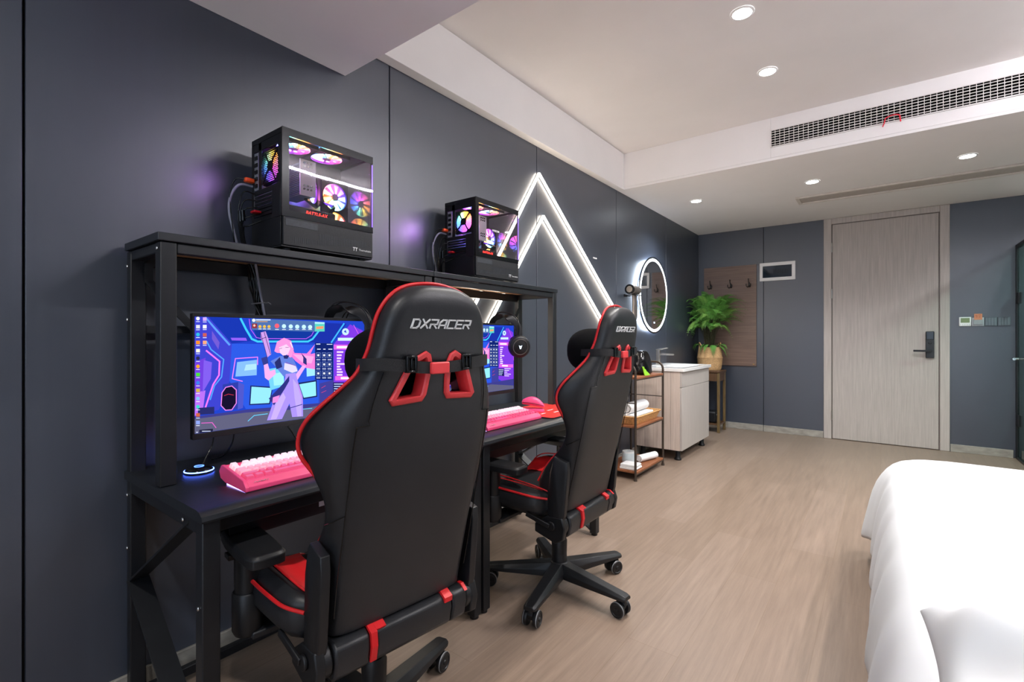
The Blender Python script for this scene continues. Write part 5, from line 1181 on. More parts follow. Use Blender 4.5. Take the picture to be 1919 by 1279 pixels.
    # side brackets
    for s in (1, -1):
        b = MB(); pf = [(0.085, 0.385), (0.096, 0.575), (0.116, 0.640), (0.174, 0.624), (0.178, 0.59), (0.162, 0.42), (0.152, 0.385)]
        y0 = s*0.205; y1 = s*0.232
        b.loft([[(x, y0, z) for x, z in pf], [(x, y1-s*0.006, z) for x, z in pf], [(0.128+(x-0.128)*0.72, y1, 0.51+(z-0.51)*0.93) for x, z in pf]]); br = b.build('side_bracket', M_plastic, t, bevel=0.002)
        b = MB(); b.cyl((0.125, s*0.193, 0.370), (0.125, s*0.230, 0.370), 0.040, n=28); b.prism([(0.030, 0.332), (0.030, 0.365), (0.088, 0.406), (0.155, 0.408), (0.168, 0.37), (0.160, 0.325), (0.125, 0.305)], 'y', s*0.210, s*0.2335); b.build('hinge_cover', M_plastic, br, bevel=0.004)
    b = MB(); b.cyl((0.11, -0.234, 0.372), (0.11, -0.243, 0.372), 0.018, n=20); b.bar((0.105, -0.243, 0.372), (0.0, -0.250, 0.400), 0.010, 0.018); b.build('recline_lever', M_plastic, t, bevel=0.003)
    # arm rests
    for s in (1, -1):
        b = MB(); pl = []
        for x, hw in ((-0.255, 0.030), (-0.245, 0.040), (-0.18, 0.047), (-0.10, 0.047), (-0.02, 0.043), (-0.002, 0.036), (0.003, 0.022)): pl.append((x, hw))
        poly = [(x, s*0.272+h) for x, h in pl]+[(x, s*0.272-h) for x, h in pl[::-1]]
        b.loft([[(x, y, 0.563) for x, y in poly], [(x, y, 0.570) for x, y in poly], [(x, y, 0.584) for x, y in poly], [(-0.126+(x+0.126)*0.94, s*0.272+(y-s*0.272)*0.86, 0.592) for x, y in poly]])
        a = b.build('armrest', M_plastic, t, bevel=0.002)
        b = MB(); b.lathe([(0.001, 0.455), (0.030, 0.455), (0.031, 0.50), (0.031, 0.562), (0.001, 0.5635)], (-0.150, s*0.275, 0), 24); b.lathe([(0.001, 0.345), (0.030, 0.347), (0.036, 0.36), (0.036, 0.452), (0.033, 0.456), (0.001, 0.456)], (-0.150, s*0.275, 0), 24); b.build('armrest_post', M_plastic, a, smooth=0.7)
        b = MB(); b.box((-0.19, s*0.10, 0.340), (-0.11, s*0.275, 0.358)); b.build('armrest_bracket', M_black, a, bevel=0.004)
        b = MB(); b.box((-0.175, s*0.305, 0.545), (-0.14, s*0.322, 0.558)); b.build('height_button', M_plastic, a, bevel=0.002)
    # mechanism, gas lift, star base
    b = MB(); b.box((-0.20, -0.17, 0.362), (0.09, 0.17, 0.392)); b.prism([(-0.12, 0.3615), (0.12, 0.3615), (0.10, 0.315), (-0.06, 0.305), (-0.12, 0.335)], 'y', -0.10, 0.10); b.build('tilt_mechanism', M_black, t, bevel=0.006)
    b = MB(); b.lathe([(0.001, 0.225), (0.022, 0.225), (0.022, 0.318), (0.001, 0.318)], n=24); b.lathe([(0.001, 0.115), (0.034, 0.115), (0.034, 0.118), (0.031, 0.222), (0.028, 0.227), (0.001, 0.228)], n=28); b.lathe([(0.001, 0.222), (0.030, 0.222), (0.0345, 0.213), (0.033, 0.16), (0.001, 0.16)], n=28); b.build('gas_lift', M_plastic, t, smooth=0.7)
    b = MB(); b.lathe([(0.001, 0.060), (0.042, 0.060), (0.046, 0.085), (0.044, 0.118), (0.036, 0.124), (0.001, 0.124)], n=30); b.build('base_hub', M_plastic, t, smooth=0.6)
    for k in range(5):
        b = MB()
        def sec(x, hw, z0, z1): return [(x, -hw, z0), (x, hw, z0), (x, hw, z0+(z1-z0)*0.55), (x, hw*0.62, z1), (x, -hw*0.62, z1), (x, -hw, z0+(z1-z0)*0.55)]
        b.loft([sec(0.030, 0.036, 0.064, 0.122), sec(0.12, 0.034, 0.066, 0.112), sec(0.24, 0.030, 0.068, 0.099), sec(0.325, 0.027, 0.070, 0.090), sec(0.338, 0.022, 0.071, 0.086)])
        lg = b.build('base_leg', M_plastic, t, bevel=0.002); lg.rotation_euler = (0, 0, math.radians(37+72*k))
        b = MB(); b.cyl((0.318, 0, 0.045), (0.318, 0, 0.0705), 0.012, n=14); b.prism([(0.294, 0.030), (0.296, 0.048), (0.308, 0.062), (0.326, 0.062), (0.332, 0.05), (0.322, 0.028)], 'y', -0.011, 0.011); b.build('caster_fork', M_plastic, lg, bevel=0.002)
        for s in (-1, 1):
            b = MB(); b.lathe([(0.001, s*0.0125), (0.0285, s*0.0125), (0.0305, s*0.016), (0.0305, s*0.028), (0.028, s*0.0315), (0.022, s*0.0325), (0.020, s*0.0300), (0.009, s*0.0300), (0.007, s*0.0335), (0.001, s*0.0335)], (0.305, 0, 0.0306), 28, axis='y'); b.build('wheel', M_plastic, lg, smooth=0.7)
            b = MB(); b.lathe([(0.0275, s*0.0305), (0.0302, s*0.0285), (0.0312, s*0.0275), (0.0312, s*0.0255)], (0.305, 0, 0.0306), 28, axis='y', caps=False); b.build('wheel_band', mat('wheel_band', '8f9092', 0.4), lg, smooth=1.2)
    return t
ch1 = make_chair('nearer black and red gaming chair with large white lettering, at the left desk')
ch2 = copy_tree(ch1)
ch1.location = (0.726, 0.830, 0); ch1.rotation_euler = (0, 0, math.radians(-7.3))
ch2.location = (0.712, 1.817, 0); ch2.rotation_euler = (0, 0, 0); ch2['label'] = 'farther black and red gaming chair whose wheeled base stands in full view'
k = 0
for o in ch2.children:
    if o.name.startswith('base_leg'): o.rotation_euler = (0, 0, math.radians(-78+72*k)); k += 1

# ------------------------------------------------------------------ three-tier rack and what stands on it
t = thing('storage_rack', (0.20, 3.80, 0), 'slim three-tier rack of brown wood and dark metal beside the vanity', 'rack')
for y in (3.505, 4.085):
    b = MB(); pts = [(0.345, y, 0.012), (0.345, y, 0.40), (0.345, y, 0.80)]
    for i in range(9):
        a = i/8*PI/2; pts.append((0.285+0.06*math.cos(a), y, 0.828+0.06*math.sin(a)))
    for i in range(9):
        a = PI/2+i/8*PI/2; pts.append((0.115+0.06*math.cos(a), y, 0.828+0.06*math.sin(a)))
    pts += [(0.055, y, 0.80), (0.055, y, 0.40), (0.055, y, 0.012)]
    b.tube(pts, 0.0095, n=10); fr = b.build('side_frame', M_rackmetal, t, smooth=0.9)
    for x in (0.345, 0.055):
        b = MB(); b.cyl((x, y, 0.0), (x, y, 0.022), 0.014, 0.011, n=16); b.build('foot', M_rackmetal, fr, smooth=0.7)
    b = MB(); b.cyl((0.065, y, 0.592), (0.335, y, 0.592), 0.004, n=8); b.build('rail', M_rackmetal, t)
b = MB(); b.cyl((0.055, 3.514, 0.592), (0.055, 4.076, 0.592), 0.004, n=8); b.build('rail', M_rackmetal, t)
for z in (0.786, 0.410, 0.062):
    b = MB(); b.box((0.046, 3.517, z-0.010), (0.352, 4.073, z+0.006)); sh = b.build('shelf', M_rackwood, t, bevel=0.002)
    b = MB()
    for x in (0.345, 0.055): b.box((x-0.006, 3.515, z-0.020), (x+0.006, 4.075, z-0.0105))
    b.build('shelf_rail', M_rackmetal, sh)
# black bag with a green corner on top
rings = []
for k in range(9):
    u = k/8; z = 0.7925+0.200*u; wv = 0.105*(1-0.45*u**2.6); d = 0.085*(1-0.5*u**2)
    rings.append([(0.250+d*math.copysign(abs(math.cos(q))**0.7, math.cos(q))*(1+0.06*math.sin(5*q+k)), 3.835+wv*math.copysign(abs(math.sin(q))**0.7, math.sin(q))*(1+0.05*math.sin(3*q+2*k)), z) for q in [2*PI*i/24 for i in range(24)]])
t = thing('bag', (0.250, 3.835, 0.7925), 'shiny black bag with a lime green corner on top of the rack', 'bag')
b = MB(); b.loft(rings); b.build('bag_body', mat('shiny_black_film', '0d0d0f', 0.16, bump=0.8, bscale=40), t, smooth=1.5, sub=1)
b = MB(); 
for k in range(3): b.loft([[(0.332, 3.71+0.035*k, 0.7935), (0.3355, 3.735+0.035*k, 0.7935), (0.3255, 3.705+0.035*k, 0.865-0.022*k), (0.322, 3.685+0.035*k, 0.865-0.022*k)], [(0.338, 3.71+0.035*k, 0.7935), (0.3415, 3.735+0.035*k, 0.7935), (0.3315, 3.705+0.035*k, 0.865-0.022*k), (0.328, 3.685+0.035*k, 0.865-0.022*k)]])
b.build('green_corner', mat('lime_green', '9ade3a', 0.4), t)
# woven tray with folded towels
t = thing('wicker_tray', (0.20, 3.80, 0.4165), 'shallow tan wicker tray of towels on the middle rack shelf', 'basket')
def rr_ring(x0, y0, x1, y1, r, z): return [(x, y, z) for x, y in rrect(x0, y0, x1, y1, r)]
b = MB(); b.loft([rr_ring(0.085, 3.565, 0.315, 4.035, 0.03, 0.4168), rr_ring(0.062, 3.535, 0.338, 4.065, 0.035, 0.478), rr_ring(0.068, 3.541, 0.332, 4.059, 0.032, 0.480), rr_ring(0.092, 3.572, 0.308, 4.028, 0.026, 0.424)]); bsk = b.build('tray_body', M_wicker, t, smooth=0.8)
b = MB(); n = 96; loop = rrect(0.060, 3.533, 0.340, 4.067, 0.036, 12)
b.tube([(x, y, 0.480+0.002*math.sin(i*2.1)) for i, (x, y) in enumerate(loop)], 0.0055, n=8, closed=True); b.build('rim', M_wicker, bsk, smooth=1.2)
def folded_towel(name, x0, x1, y0, y1, z, layers, label, cat='towel', group=None):
    b = MB(); h = 0.020
    for k in range(layers):
        zz = z+k*h; e = 0.004*((k*37) % 3)
        prof = [(x0+e, zz+0.001), (x1-0.006-e, zz+0.001), (x1-e, zz+h*0.35), (x1-e, zz+h*0.65), (x1-0.006-e, zz+h-0.0005), (x0+e, zz+h-0.0005)]
        b.prism([(x, q) for x, q in prof], 'y', y0+e, y1-e)
    return tag(b.build(name, M_towel, bevel=0.004, seg=2, shift=((x0+x1)/2, (y0+y1)/2, z)), label, cat, group)
folded_towel('towel', 0.10, 0.305, 3.59, 4.00, 0.4245, 3, 'folded white towel lying flat in the wicker tray')
def rolled(name, p0, p1, r, label, z_flat=0.85, turns=2.6):
    b = MB(); p0 = Vector(p0); p1 = Vector(p1); d = (p1-p0).normalized(); a = d.cross(Vector((0, 0, 1))).normalized(); u = Vector((0, 0, 1)); N = 70; out = []; inn = []
    for i in range(N):
        q = i/(N-1); th = q*turns*2*PI; rr = r*(1-0.78*q); out.append((rr*math.cos(th-PI/2), rr*math.sin(th-PI/2)*z_flat))
    tk = r*0.78/turns*0.55
    inn = [(x*(1-tk/max(1e-4, math.hypot(x, y))), y*(1-tk/max(1e-4, math.hypot(x, y)))) for x, y in out]
    poly = out+inn[::-1]
    b.loft([[p+a*x+u*y for x, y in poly] for p in (p0, p0+(p1-p0)*0.5, p1)])
    b.cyl(p0+d*0.004, p1-d*0.004, r*0.62*z_flat, n=18)
    return tag(b.build(name, M_towel, smooth=0.8, shift=tuple(p0)), label, 'towel')
rolled('towel', (0.215, 3.61, 0.5305), (0.205, 3.99, 0.5305), 0.058, 'white towel rolled up on the folded towel in the tray', 0.80)
rolled('towel', (0.245, 3.80, 0.1005), (0.300, 4.02, 0.1005), 0.036, 'white towel rolled up on the lowest rack shelf', 0.86)
b = MB(); b.lathe([(0.019, 0.0), (0.048, 0.0), (0.050, 0.006), (0.050, 0.092), (0.048, 0.098), (0.019, 0.098), (0.019, 0.0)], (0.185, 3.735, 0.0690), 32, caps=False)
t = tag(b.build('toilet_roll', mat('paper', 'e9eef0', 0.9, var=0.02), smooth=0.7, shift=(0.185, 3.735, 0.069)), 'wrapped white paper roll standing on the lowest rack shelf', 'toilet paper')
ROOT[t.name] = (0.185, 3.735, 0.069)
b = MB(); b.lathe([(0.0504, 0.02), (0.0506, 0.03), (0.0506, 0.075), (0.0504, 0.085)], (0.185, 3.735, 0.069), 32, caps=False); b.build('wrapper_band', mat('pale_blue_paper', 'd6e6ec', 0.6), t, smooth=1.2)
folded_towel('bath_mat', 0.200, 0.335, 3.535, 3.660, 0.0685, 2, 'thin folded white cloth at the front corner of the lowest rack shelf', 'cloth')
# clear plastic hooks on the rack rail
b = MB()
for k in range(3): b.tube(smooth_path([(0.058, 3.93+0.03*k, 0.60), (0.066, 3.93+0.03*k, 0.602), (0.067, 3.932+0.03*k, 0.56), (0.064, 3.934+0.03*k, 0.52)], 4), 0.003, n=6)
tag(b.build('strap_loops', M_towel, smooth=1.2, shift=(0.06, 3.96, 0.56)), 'white loops hanging from the rear rail of the rack', 'straps')

# ------------------------------------------------------------------ vanity with basin, tap, mirror, hair dryer
VX, VY0, VY1 = 0.44, 4.290, 5.125
t = thing('vanity_cabinet', (0.22, 4.71, 0), 'pale wood vanity cabinet under the round mirror', 'cabinet')
b = MB(); b.box((0.002, VY0, 0.092), (VX-0.019, VY1, 0.794)); b.build('carcass', M_vanity, t, bevel=0.0015, seg=1)
b = MB(); b.box((VX-0.0185, VY0+0.001, 0.655), (VX, VY1-0.001, 0.790)); b.build('drawer_front', M_vanity_f, t, bevel=0.0015, seg=1)
b = MB(); b.box((VX-0.0185, VY0+0.001, 0.094), (VX, VY1-0.001, 0.6515)); b.build('door', M_vanity_f, t, bevel=0.0015, seg=1)
b = MB(); b.box((VX-0.10, VY0-0.0008, 0.094), (VX-0.0986, VY0+0.0005, 0.793)); b.box((0.10, VY0-0.0008, 0.094), (0.1014, VY0+0.0005, 0.793)); b.build('panel_joint', mat('joint_dark', '6a5e55', 0.8), t)  # thin darker strips along the side panel joints
for x in (0.06, 0.385):
    for y in (VY0+0.06, VY1-0.06):
        b = MB(); b.lathe([(0.001, 0), (0.030, 0), (0.031, 0.012), (0.022, 0.026), (0.021, 0.0915), (0.001, 0.0915)], (x, y, 0), 20); b.build('foot', M_plastic, t, smooth=0.6)
t = thing('basin_top', (0.23, 4.71, 0.7945), 'white ceramic basin top on the vanity', 'sink')
ZT = 0.822
def ring_(x0, y0, x1, y1, r, z): return [(x, y, z) for x, y in rrect(x0, y0, x1, y1, r)]
b = MB(); b.loft([ring_(0.003, VY0-0.012, VX+0.020, VY1+0.012, 0.006, 0.7948), ring_(0.003, VY0-0.012, VX+0.020, VY1+0.012, 0.006, ZT-0.002), ring_(0.005, VY0-0.010, VX+0.018, VY1+0.010, 0.006, ZT), ring_(0.13, 4.43, 0.40, 4.99, 0.05, ZT), ring_(0.138, 4.438, 0.392, 4.982, 0.046, ZT-0.005), ring_(0.165, 4.48, 0.365, 4.94, 0.04, 0.800)], caps=True); b.build('slab', M_ceramic, t, smooth=0.6)
b = MB(); b.lathe([(0.001, 0.0005), (0.022, 0.0005), (0.024, 0.002), (0.001, 0.003)], (0.25, 4.71, 0.7995), 20); b.build('waste', M_chrome, t, smooth=0.6)
t = thing('tap', (0.07, 4.71, ZT), 'tall square brushed steel tap on the basin', 'tap')
b = MB(); b.box((0.052, 4.692, ZT+0.0003), (0.088, 4.728, ZT+0.145)); b.build('column', M_steel, t, bevel=0.003)
b = MB(); b.prism([(0.0885, ZT+0.10), (0.0885, ZT+0.122), (0.225, ZT+0.112), (0.225, ZT+0.10)], 'y', 4.692, 4.728); b.build('spout', M_steel, t, bevel=0.003)
b = MB(); b.prism([(0.052, ZT+0.1475), (0.052, ZT+0.157), (0.165, ZT+0.175), (0.166, ZT+0.168), (0.095, ZT+0.150)], 'y', 4.692, 4.728); b.build('lever', M_steel, t, bevel=0.002)

MC = (0.0, 4.69, 1.515); MRd = 0.378
t = thing('round_mirror', (0.0, 4.69, 1.515), 'round backlit mirror with a glowing rim on the dark wall', 'mirror')
b = MB(); b.lathe([(MRd-0.06, 0.0005), (MRd-0.06, 0.030), (0.001, 0.030), (0.001, 0.0005)], MC, 64, axis='x', caps=False); b.build('back_box', M_plastic, t, smooth=0.6)
b = MB(); b.lathe([(MRd-0.045, 0.014), (MRd-0.030, 0.014), (MRd-0.030, 0.026), (MRd-0.045, 0.026), (MRd-0.045, 0.014)], MC, 64, axis='x', caps=False); b.build('back_light', glow('mirror_backlight', 'dcebff', 16.0), t)
b = MB(); b.lathe([(0.001, 0.0305), (MRd-0.006, 0.0305), (MRd-0.006, 0.036), (0.001, 0.036)], MC, 72, axis='x'); gls = b.build('glass', M_mirror, t, smooth=0.6)
b = MB(); b.lathe([(MRd-0.0055, 0.029), (MRd+0.002, 0.029), (MRd+0.002, 0.038), (MRd-0.0055, 0.038), (MRd-0.0055, 0.029)], MC, 72, axis='x', caps=False); b.build('rim', M_black, t, smooth=0.6)
b = MB(); b.lathe([(MRd-0.040, 0.0362), (MRd-0.014, 0.0362), (MRd-0.014, 0.0368), (MRd-0.040, 0.0368), (MRd-0.040, 0.0362)], MC, 72, axis='x', caps=False); b.build('light_band', glow('mirror_band', 'eef6ff', 3.0), gls)
b = MB(); b.box((0.0362, 4.675, 1.235), (0.0366, 4.682, 1.252)); b.box((0.0362, 4.695, 1.235), (0.0366, 4.699, 1.25)); b.box((0.0362, 4.703, 1.235), (0.0366, 4.708, 1.25)); b.build('touch_icons', glow('touch_icons', 'cfe4ff', 1.5), gls)

t = thing('hair_dryer', (0.0, 4.10, 1.40), 'grey hair dryer hung in its holder left of the round mirror', 'hair dryer')
M_dry = mat('dryer_grey', '77716c', 0.35, metal=0.5)
b = MB(); b.lathe([(0.001, -0.105), (0.034, -0.105), (0.040, -0.095), (0.041, -0.03), (0.041, 0.05), (0.036, 0.075), (0.020, 0.085), (0.001, 0.087)], (0.075, 4.11, 1.522), 28, axis='y'); bd = b.build('barrel', M_dry, t, smooth=0.8)
b = MB(); b.lathe([(0.028, -0.106), (0.044, -0.106), (0.044, -0.092), (0.028, -0.092), (0.028, -0.106)], (0.075, 4.11, 1.522), 28, axis='y', caps=False); b.build('nozzle_ring', M_gloss, bd, smooth=0.6)
b = MB(); b.loft([[(0.075+rx*math.cos(q), 4.115+ry*math.sin(q), z) for q in [2*PI*i/20 for i in range(20)]] for z, rx, ry in ((1.49, 0.020, 0.028), (1.40, 0.019, 0.026), (1.30, 0.019, 0.027), (1.27, 0.016, 0.022))]); b.build('handle', M_dry, t, smooth=0.9)
b = MB(); b.box((0.0005, 4.05, 1.462), (0.012, 4.17, 1.485)); b.box((0.012, 4.045, 1.470), (0.115, 4.175, 1.4785)); b.build('holder', M_gloss, t, bevel=0.003)
b = MB(); b.tube(smooth_path([(0.075, 4.115, 1.272), (0.07, 4.15, 1.25), (0.06, 4.205, 1.30), (0.055, 4.215, 1.40), (0.055, 4.20, 1.44), (0.05, 4.185, 1.39), (0.045, 4.19, 1.30), (0.02, 4.195, 1.255)], 6), 0.0045, n=7); b.build('cord', M_gloss, t, smooth=1.2)
b = MB(); b.box((0.0005, 4.165, 1.20), (0.028, 4.215, 1.30)); tag(b.build('socket', mat('socket_grey', '3a4450', 0.4), bevel=0.004, shift=(0, 4.19, 1.25)), 'small grey wall socket under the hair dryer cord', 'socket')

# ------------------------------------------------------------------ back wall fittings
t = thing('hook_board', (0.37, RY1, 1.35), 'brown wooden board with three black coat hooks behind the fern', 'coat rack')
b = MB(); b.box((0.074, RY1-0.018, 0.755), (0.668, RY1-0.0005, 1.952)); b.build('panel', M_board, t, bevel=0.001, seg=1)
for x in (0.155, 0.386, 0.590):
    b = MB(); yb = RY1-0.0185
    b.box((x-0.008, yb-0.004, 1.70), (x+0.008, yb, 1.745)); b.tube(smooth_path([(x, yb-0.004, 1.735), (x, yb-0.03, 1.75), (x, yb-0.04, 1.78)], 4), 0.0045, n=8)
    for s in (-1, 1): b.tube(smooth_path([(x, yb-0.004, 1.705), (x+s*0.012, yb-0.025, 1.688), (x+s*0.022, yb-0.04, 1.70), (x+s*0.024, yb-0.042, 1.718)], 4), 0.0045, n=8); b.sphere((x+s*0.024, yb-0.042, 1.722), 0.0065, 10, 6)
    b.sphere((x, yb-0.04, 1.782), 0.007, 10, 6); b.build('hook', mat('hook_black', '15120f', 0.35), t, smooth=0.9)
b = MB(); b.box((0.63, RY1-0.0195, 0.775), (0.648, RY1-0.0182, 0.782)); b.build('brass_tab', mat('brass', 'c9a24a', 0.3, metal=0.9), t)
t = thing('distribution_box', (0.884, RY1, 1.85), 'white framed electrical box with a dark window, left of the door', 'electrical box')
b = MB(); yb = RY1-0.0005
b.box((0.702, yb-0.020, 1.748), (1.066, yb, 1.785)); b.box((0.702, yb-0.020, 1.920), (1.066, yb, 1.958)); b.box((0.702, yb-0.020, 1.785), (0.735, yb, 1.920)); b.box((1.030, yb-0.020, 1.785), (1.066, yb, 1.920)); b.build('frame', M_white_gl, t, bevel=0.003)
b = MB(); b.box((0.7355, yb-0.008, 1.7855), (1.0295, yb, 1.9195)); b.build('interior', mat('box_interior', '3c4650', 0.6), t)
b = MB()
for k in range(10): b.box((0.765+k*0.024, yb-0.013, 1.825), (0.785+k*0.024, yb-0.0082, 1.875))
b.build('breakers', mat('breaker', '1f2830', 0.5), t)
b = MB(); b.box((0.7355, yb-0.0165, 1.7855), (1.0295, yb-0.0145, 1.9195)); b.build('window', clear_glass('smoked_window', 'd0dce4'), t)
t = thing('thermostat', (2.464, RY1, 1.247), 'white thermostat with a green screen right of the door', 'thermostat')
b = MB(); b.box((2.421, yb-0.014, 1.203), (2.506, yb, 1.290)); b.build('body', M_white_gl, t, bevel=0.004)
b = MB(); b.box((2.432, yb-0.0148, 1.236), (2.495, yb-0.0141, 1.280)); b.build('display', mat('olive_lcd', '7f8f62', 0.3), t)
b = MB()
for k in range(5): b.cyl((2.431+k*0.0155, yb-0.0141, 1.217), (2.431+k*0.0155, yb-0.0155, 1.217), 0.0035, n=10)
b.build('buttons', mat('button_grey', 'b9bcbb', 0.5), t)
t = thing('card_switch', (2.552, RY1, 1.243), 'grey key card holder next to the white thermostat', 'card switch')
b = MB(); b.box((2.510, yb-0.010, 1.203), (2.594, yb, 1.284)); b.build('plate', mat('switch_silver', 'b4b7ba', 0.35, metal=0.2), t, bevel=0.003)
b = MB(); b.box((2.518, yb-0.026, 1.216), (2.584, yb-0.0103, 1.262)); b.build('slot', mat('switch_grey', '9a9ea2', 0.4), t, bevel=0.003)
b = MB(); b.box((2.525, yb-0.020, 1.245), (2.580, yb-0.018, 1.318)); t = tag(b.build('key_card', mat('orange_card', 'd58a68', 0.5), shift=(2.552, yb-0.019, 1.28)), 'orange key card standing in the grey holder', 'key card')
ROOT[t.name] = (2.552, yb-0.019, 1.28)
b = MB()
for x, z, wd in ((2.532, 1.300, 0.016), (2.553, 1.303, 0.018), (2.556, 1.285, 0.012), (2.535, 1.286, 0.014)): b.box((x, yb-0.0203, z), (x+wd, yb-0.02005, z+0.006))
b.build('card_print', mat('card_print', 'b25a3c', 0.5), t)
for k, (x0, lab) in enumerate(((2.598, 'dark grey wall switch next to the key card holder'), (2.684, 'dark grey wall switch nearest the glass shower screen'))):
    t = thing('light_switch', (x0+0.042, RY1, 1.243), lab, 'switch', 'dark grey wall switches')
    b = MB(); b.box((x0, yb-0.009, 1.203), (x0+0.083, yb, 1.284)); b.build('plate', mat('switch_dark', '5d636b', 0.4), t, bevel=0.002)
    b = MB()
    for q in range(4): b.box((x0+0.004+q*0.0192, yb-0.0115, 1.209), (x0+0.0215+q*0.0192, yb-0.0092, 1.278))
    b.build('rocker', mat('rocker_dark', '666c74' if k else '6f767e', 0.35), t, bevel=0.001, seg=1)

# glass shower screen
t = thing('shower_screen', (2.82, 5.4, 0), 'black framed green glass shower screen at the right edge', 'shower screen')
b = MB(); b.box((2.800, RY1-0.030, 0.0), (2.818, RY1-0.0005, 1.935)); b.box((2.800, 4.40, 0.0), (2.830, 4.43, 1.935)); b.box((2.800, 4.43, 1.905), (2.830, RY1-0.030, 1.935)); b.box((2.800, 4.43, 0.0), (2.830, RY1-0.030, 0.02)); b.build('frame', M_black, t, bevel=0.002)
b = MB(); b.box((2.811, 4.4305, 0.0205), (2.819, RY1-0.0305, 1.9045)); b.build('glass_pane', M_glassdoor, t)
b = MB()
for z in (1.45, 0.35): b.box((2.804, RY1-0.10, z-0.05), (2.826, RY1-0.0305, z+0.05))
b.build('glass_hinge', M_plastic, t)
b = MB(); b.cyl((2.809, RY1-0.075, 0.905), (2.760, RY1-0.075, 0.905), 0.012, n=14); b.cyl((2.768, RY1-0.16, 0.905), (2.768, RY1-0.06, 0.905), 0.011, n=14); b.build('handle', M_chrome, t, smooth=0.7)
b = MB(); b.box((2.86, RY1-0.004, 0), (RX, RY1-0.0006, ZL-0.001)); struct(b.build('trim_4', mat('pale_tile', 'b4c9c4', 0.3, var=0.04)))

# ------------------------------------------------------------------ stool, basket, fern
t = thing('plant_stool', (0.22, 5.97, 0), 'dark wooden plant stool in the corner by the vanity', 'stool')
sx0, sx1, sy0, sy1 = 0.080, 0.365, 5.825, 6.105
b = MB(); b.box((sx0-0.006, sy0-0.006, 0.688), (sx1+0.006, sy1+0.006, 0.712)); b.build('seat', M_stool, t, bevel=0.004)
for x in (sx0, sx1-0.028):
    for y in (sy0, sy1-0.028):
        b = MB(); b.box((x, y, 0), (x+0.028, y+0.028, 0.6875)); b.build('leg', wood('bronze_wood', '5c4a2e', '7c6640', 'z'), t, bevel=0.003)
b = MB(); b.box((sx0+0.0285, sy0+0.004, 0.59), (sx1-0.0285, sy0+0.022, 0.6875)); b.box((sx0+0.0285, sy1-0.022, 0.59), (sx1-0.0285, sy1-0.004, 0.6875)); b.box((sx0+0.004, sy0+0.0285, 0.59), (sx0+0.022, sy1-0.0285, 0.6875)); b.box((sx1-0.022, sy0+0.0285, 0.59), (sx1-0.004, sy1-0.0285, 0.6875)); b.build('apron', M_stool, t, bevel=0.002)
b = MB(); b.box((sx0+0.0285, sy0+0.002, 0.085), (sx1-0.0285, sy1-0.002, 0.102)); b.box((sx0+0.002, sy0+0.0285, 0.085), (sx0+0.028, sy1-0.0285, 0.102)); b.box((sx1-0.028, sy0+0.0285, 0.085), (sx1-0.002, sy1-0.0285, 0.102)); b.build('lower_shelf', M_stool, t)
t = thing('small_case', (0.23, 5.93, 0.1025), 'small black case with a pale strip under the plant stool', 'case')
b = MB(); b.box((0.15, 5.86, 0.1027), (0.32, 6.02, 0.235)); b.build('body', M_plastic, t, bevel=0.02, seg=3)
b = MB(); b.box((0.3202, 5.875, 0.196), (0.324, 6.005, 0.206)); b.build('pale_strip', M_print, t)

t = thing('fern_basket', (0.22, 5.965, 0.7125), 'round tan seagrass basket on the plant stool', 'basket')
bc = (0.22, 5.965, 0.7125)
b = MB(); b.lathe([(0.001, 0.0), (0.118, 0.0), (0.128, 0.02), (0.135, 0.08), (0.139, 0.135), (0.143, 0.146), (0.137, 0.154), (0.132, 0.20), (0.122, 0.262), (0.117, 0.268), (0.112, 0.262), (0.118, 0.19), (0.12, 0.10), (0.10, 0.03), (0.001, 0.03)], bc, 44); bo = b.build('basket_body', M_seagrass, t, smooth=0.8)
for s in (0.5, 0.5+PI):
    b = MB(); b.tube(smooth_path([(bc[0]+0.118*math.cos(s+q)*(1.0), bc[1]+0.118*math.sin(s+q), bc[2]+0.262+h) for q, h in ((-0.45, -0.01), (-0.4, 0.03), (-0.2, 0.052), (0, 0.058), (0.2, 0.052), (0.4, 0.03), (0.45, -0.01))], 4), 0.006, n=8); b.build('basket_handle', M_seagrass, bo, smooth=1.2)
b = MB(); b.lathe([(0.001, 0.225), (0.116, 0.225), (0.116, 0.229), (0.001, 0.231)], bc, 30); b.build('potting_soil', mat('soil', '2a2018', 0.95, var=0.5, scale=60), t)

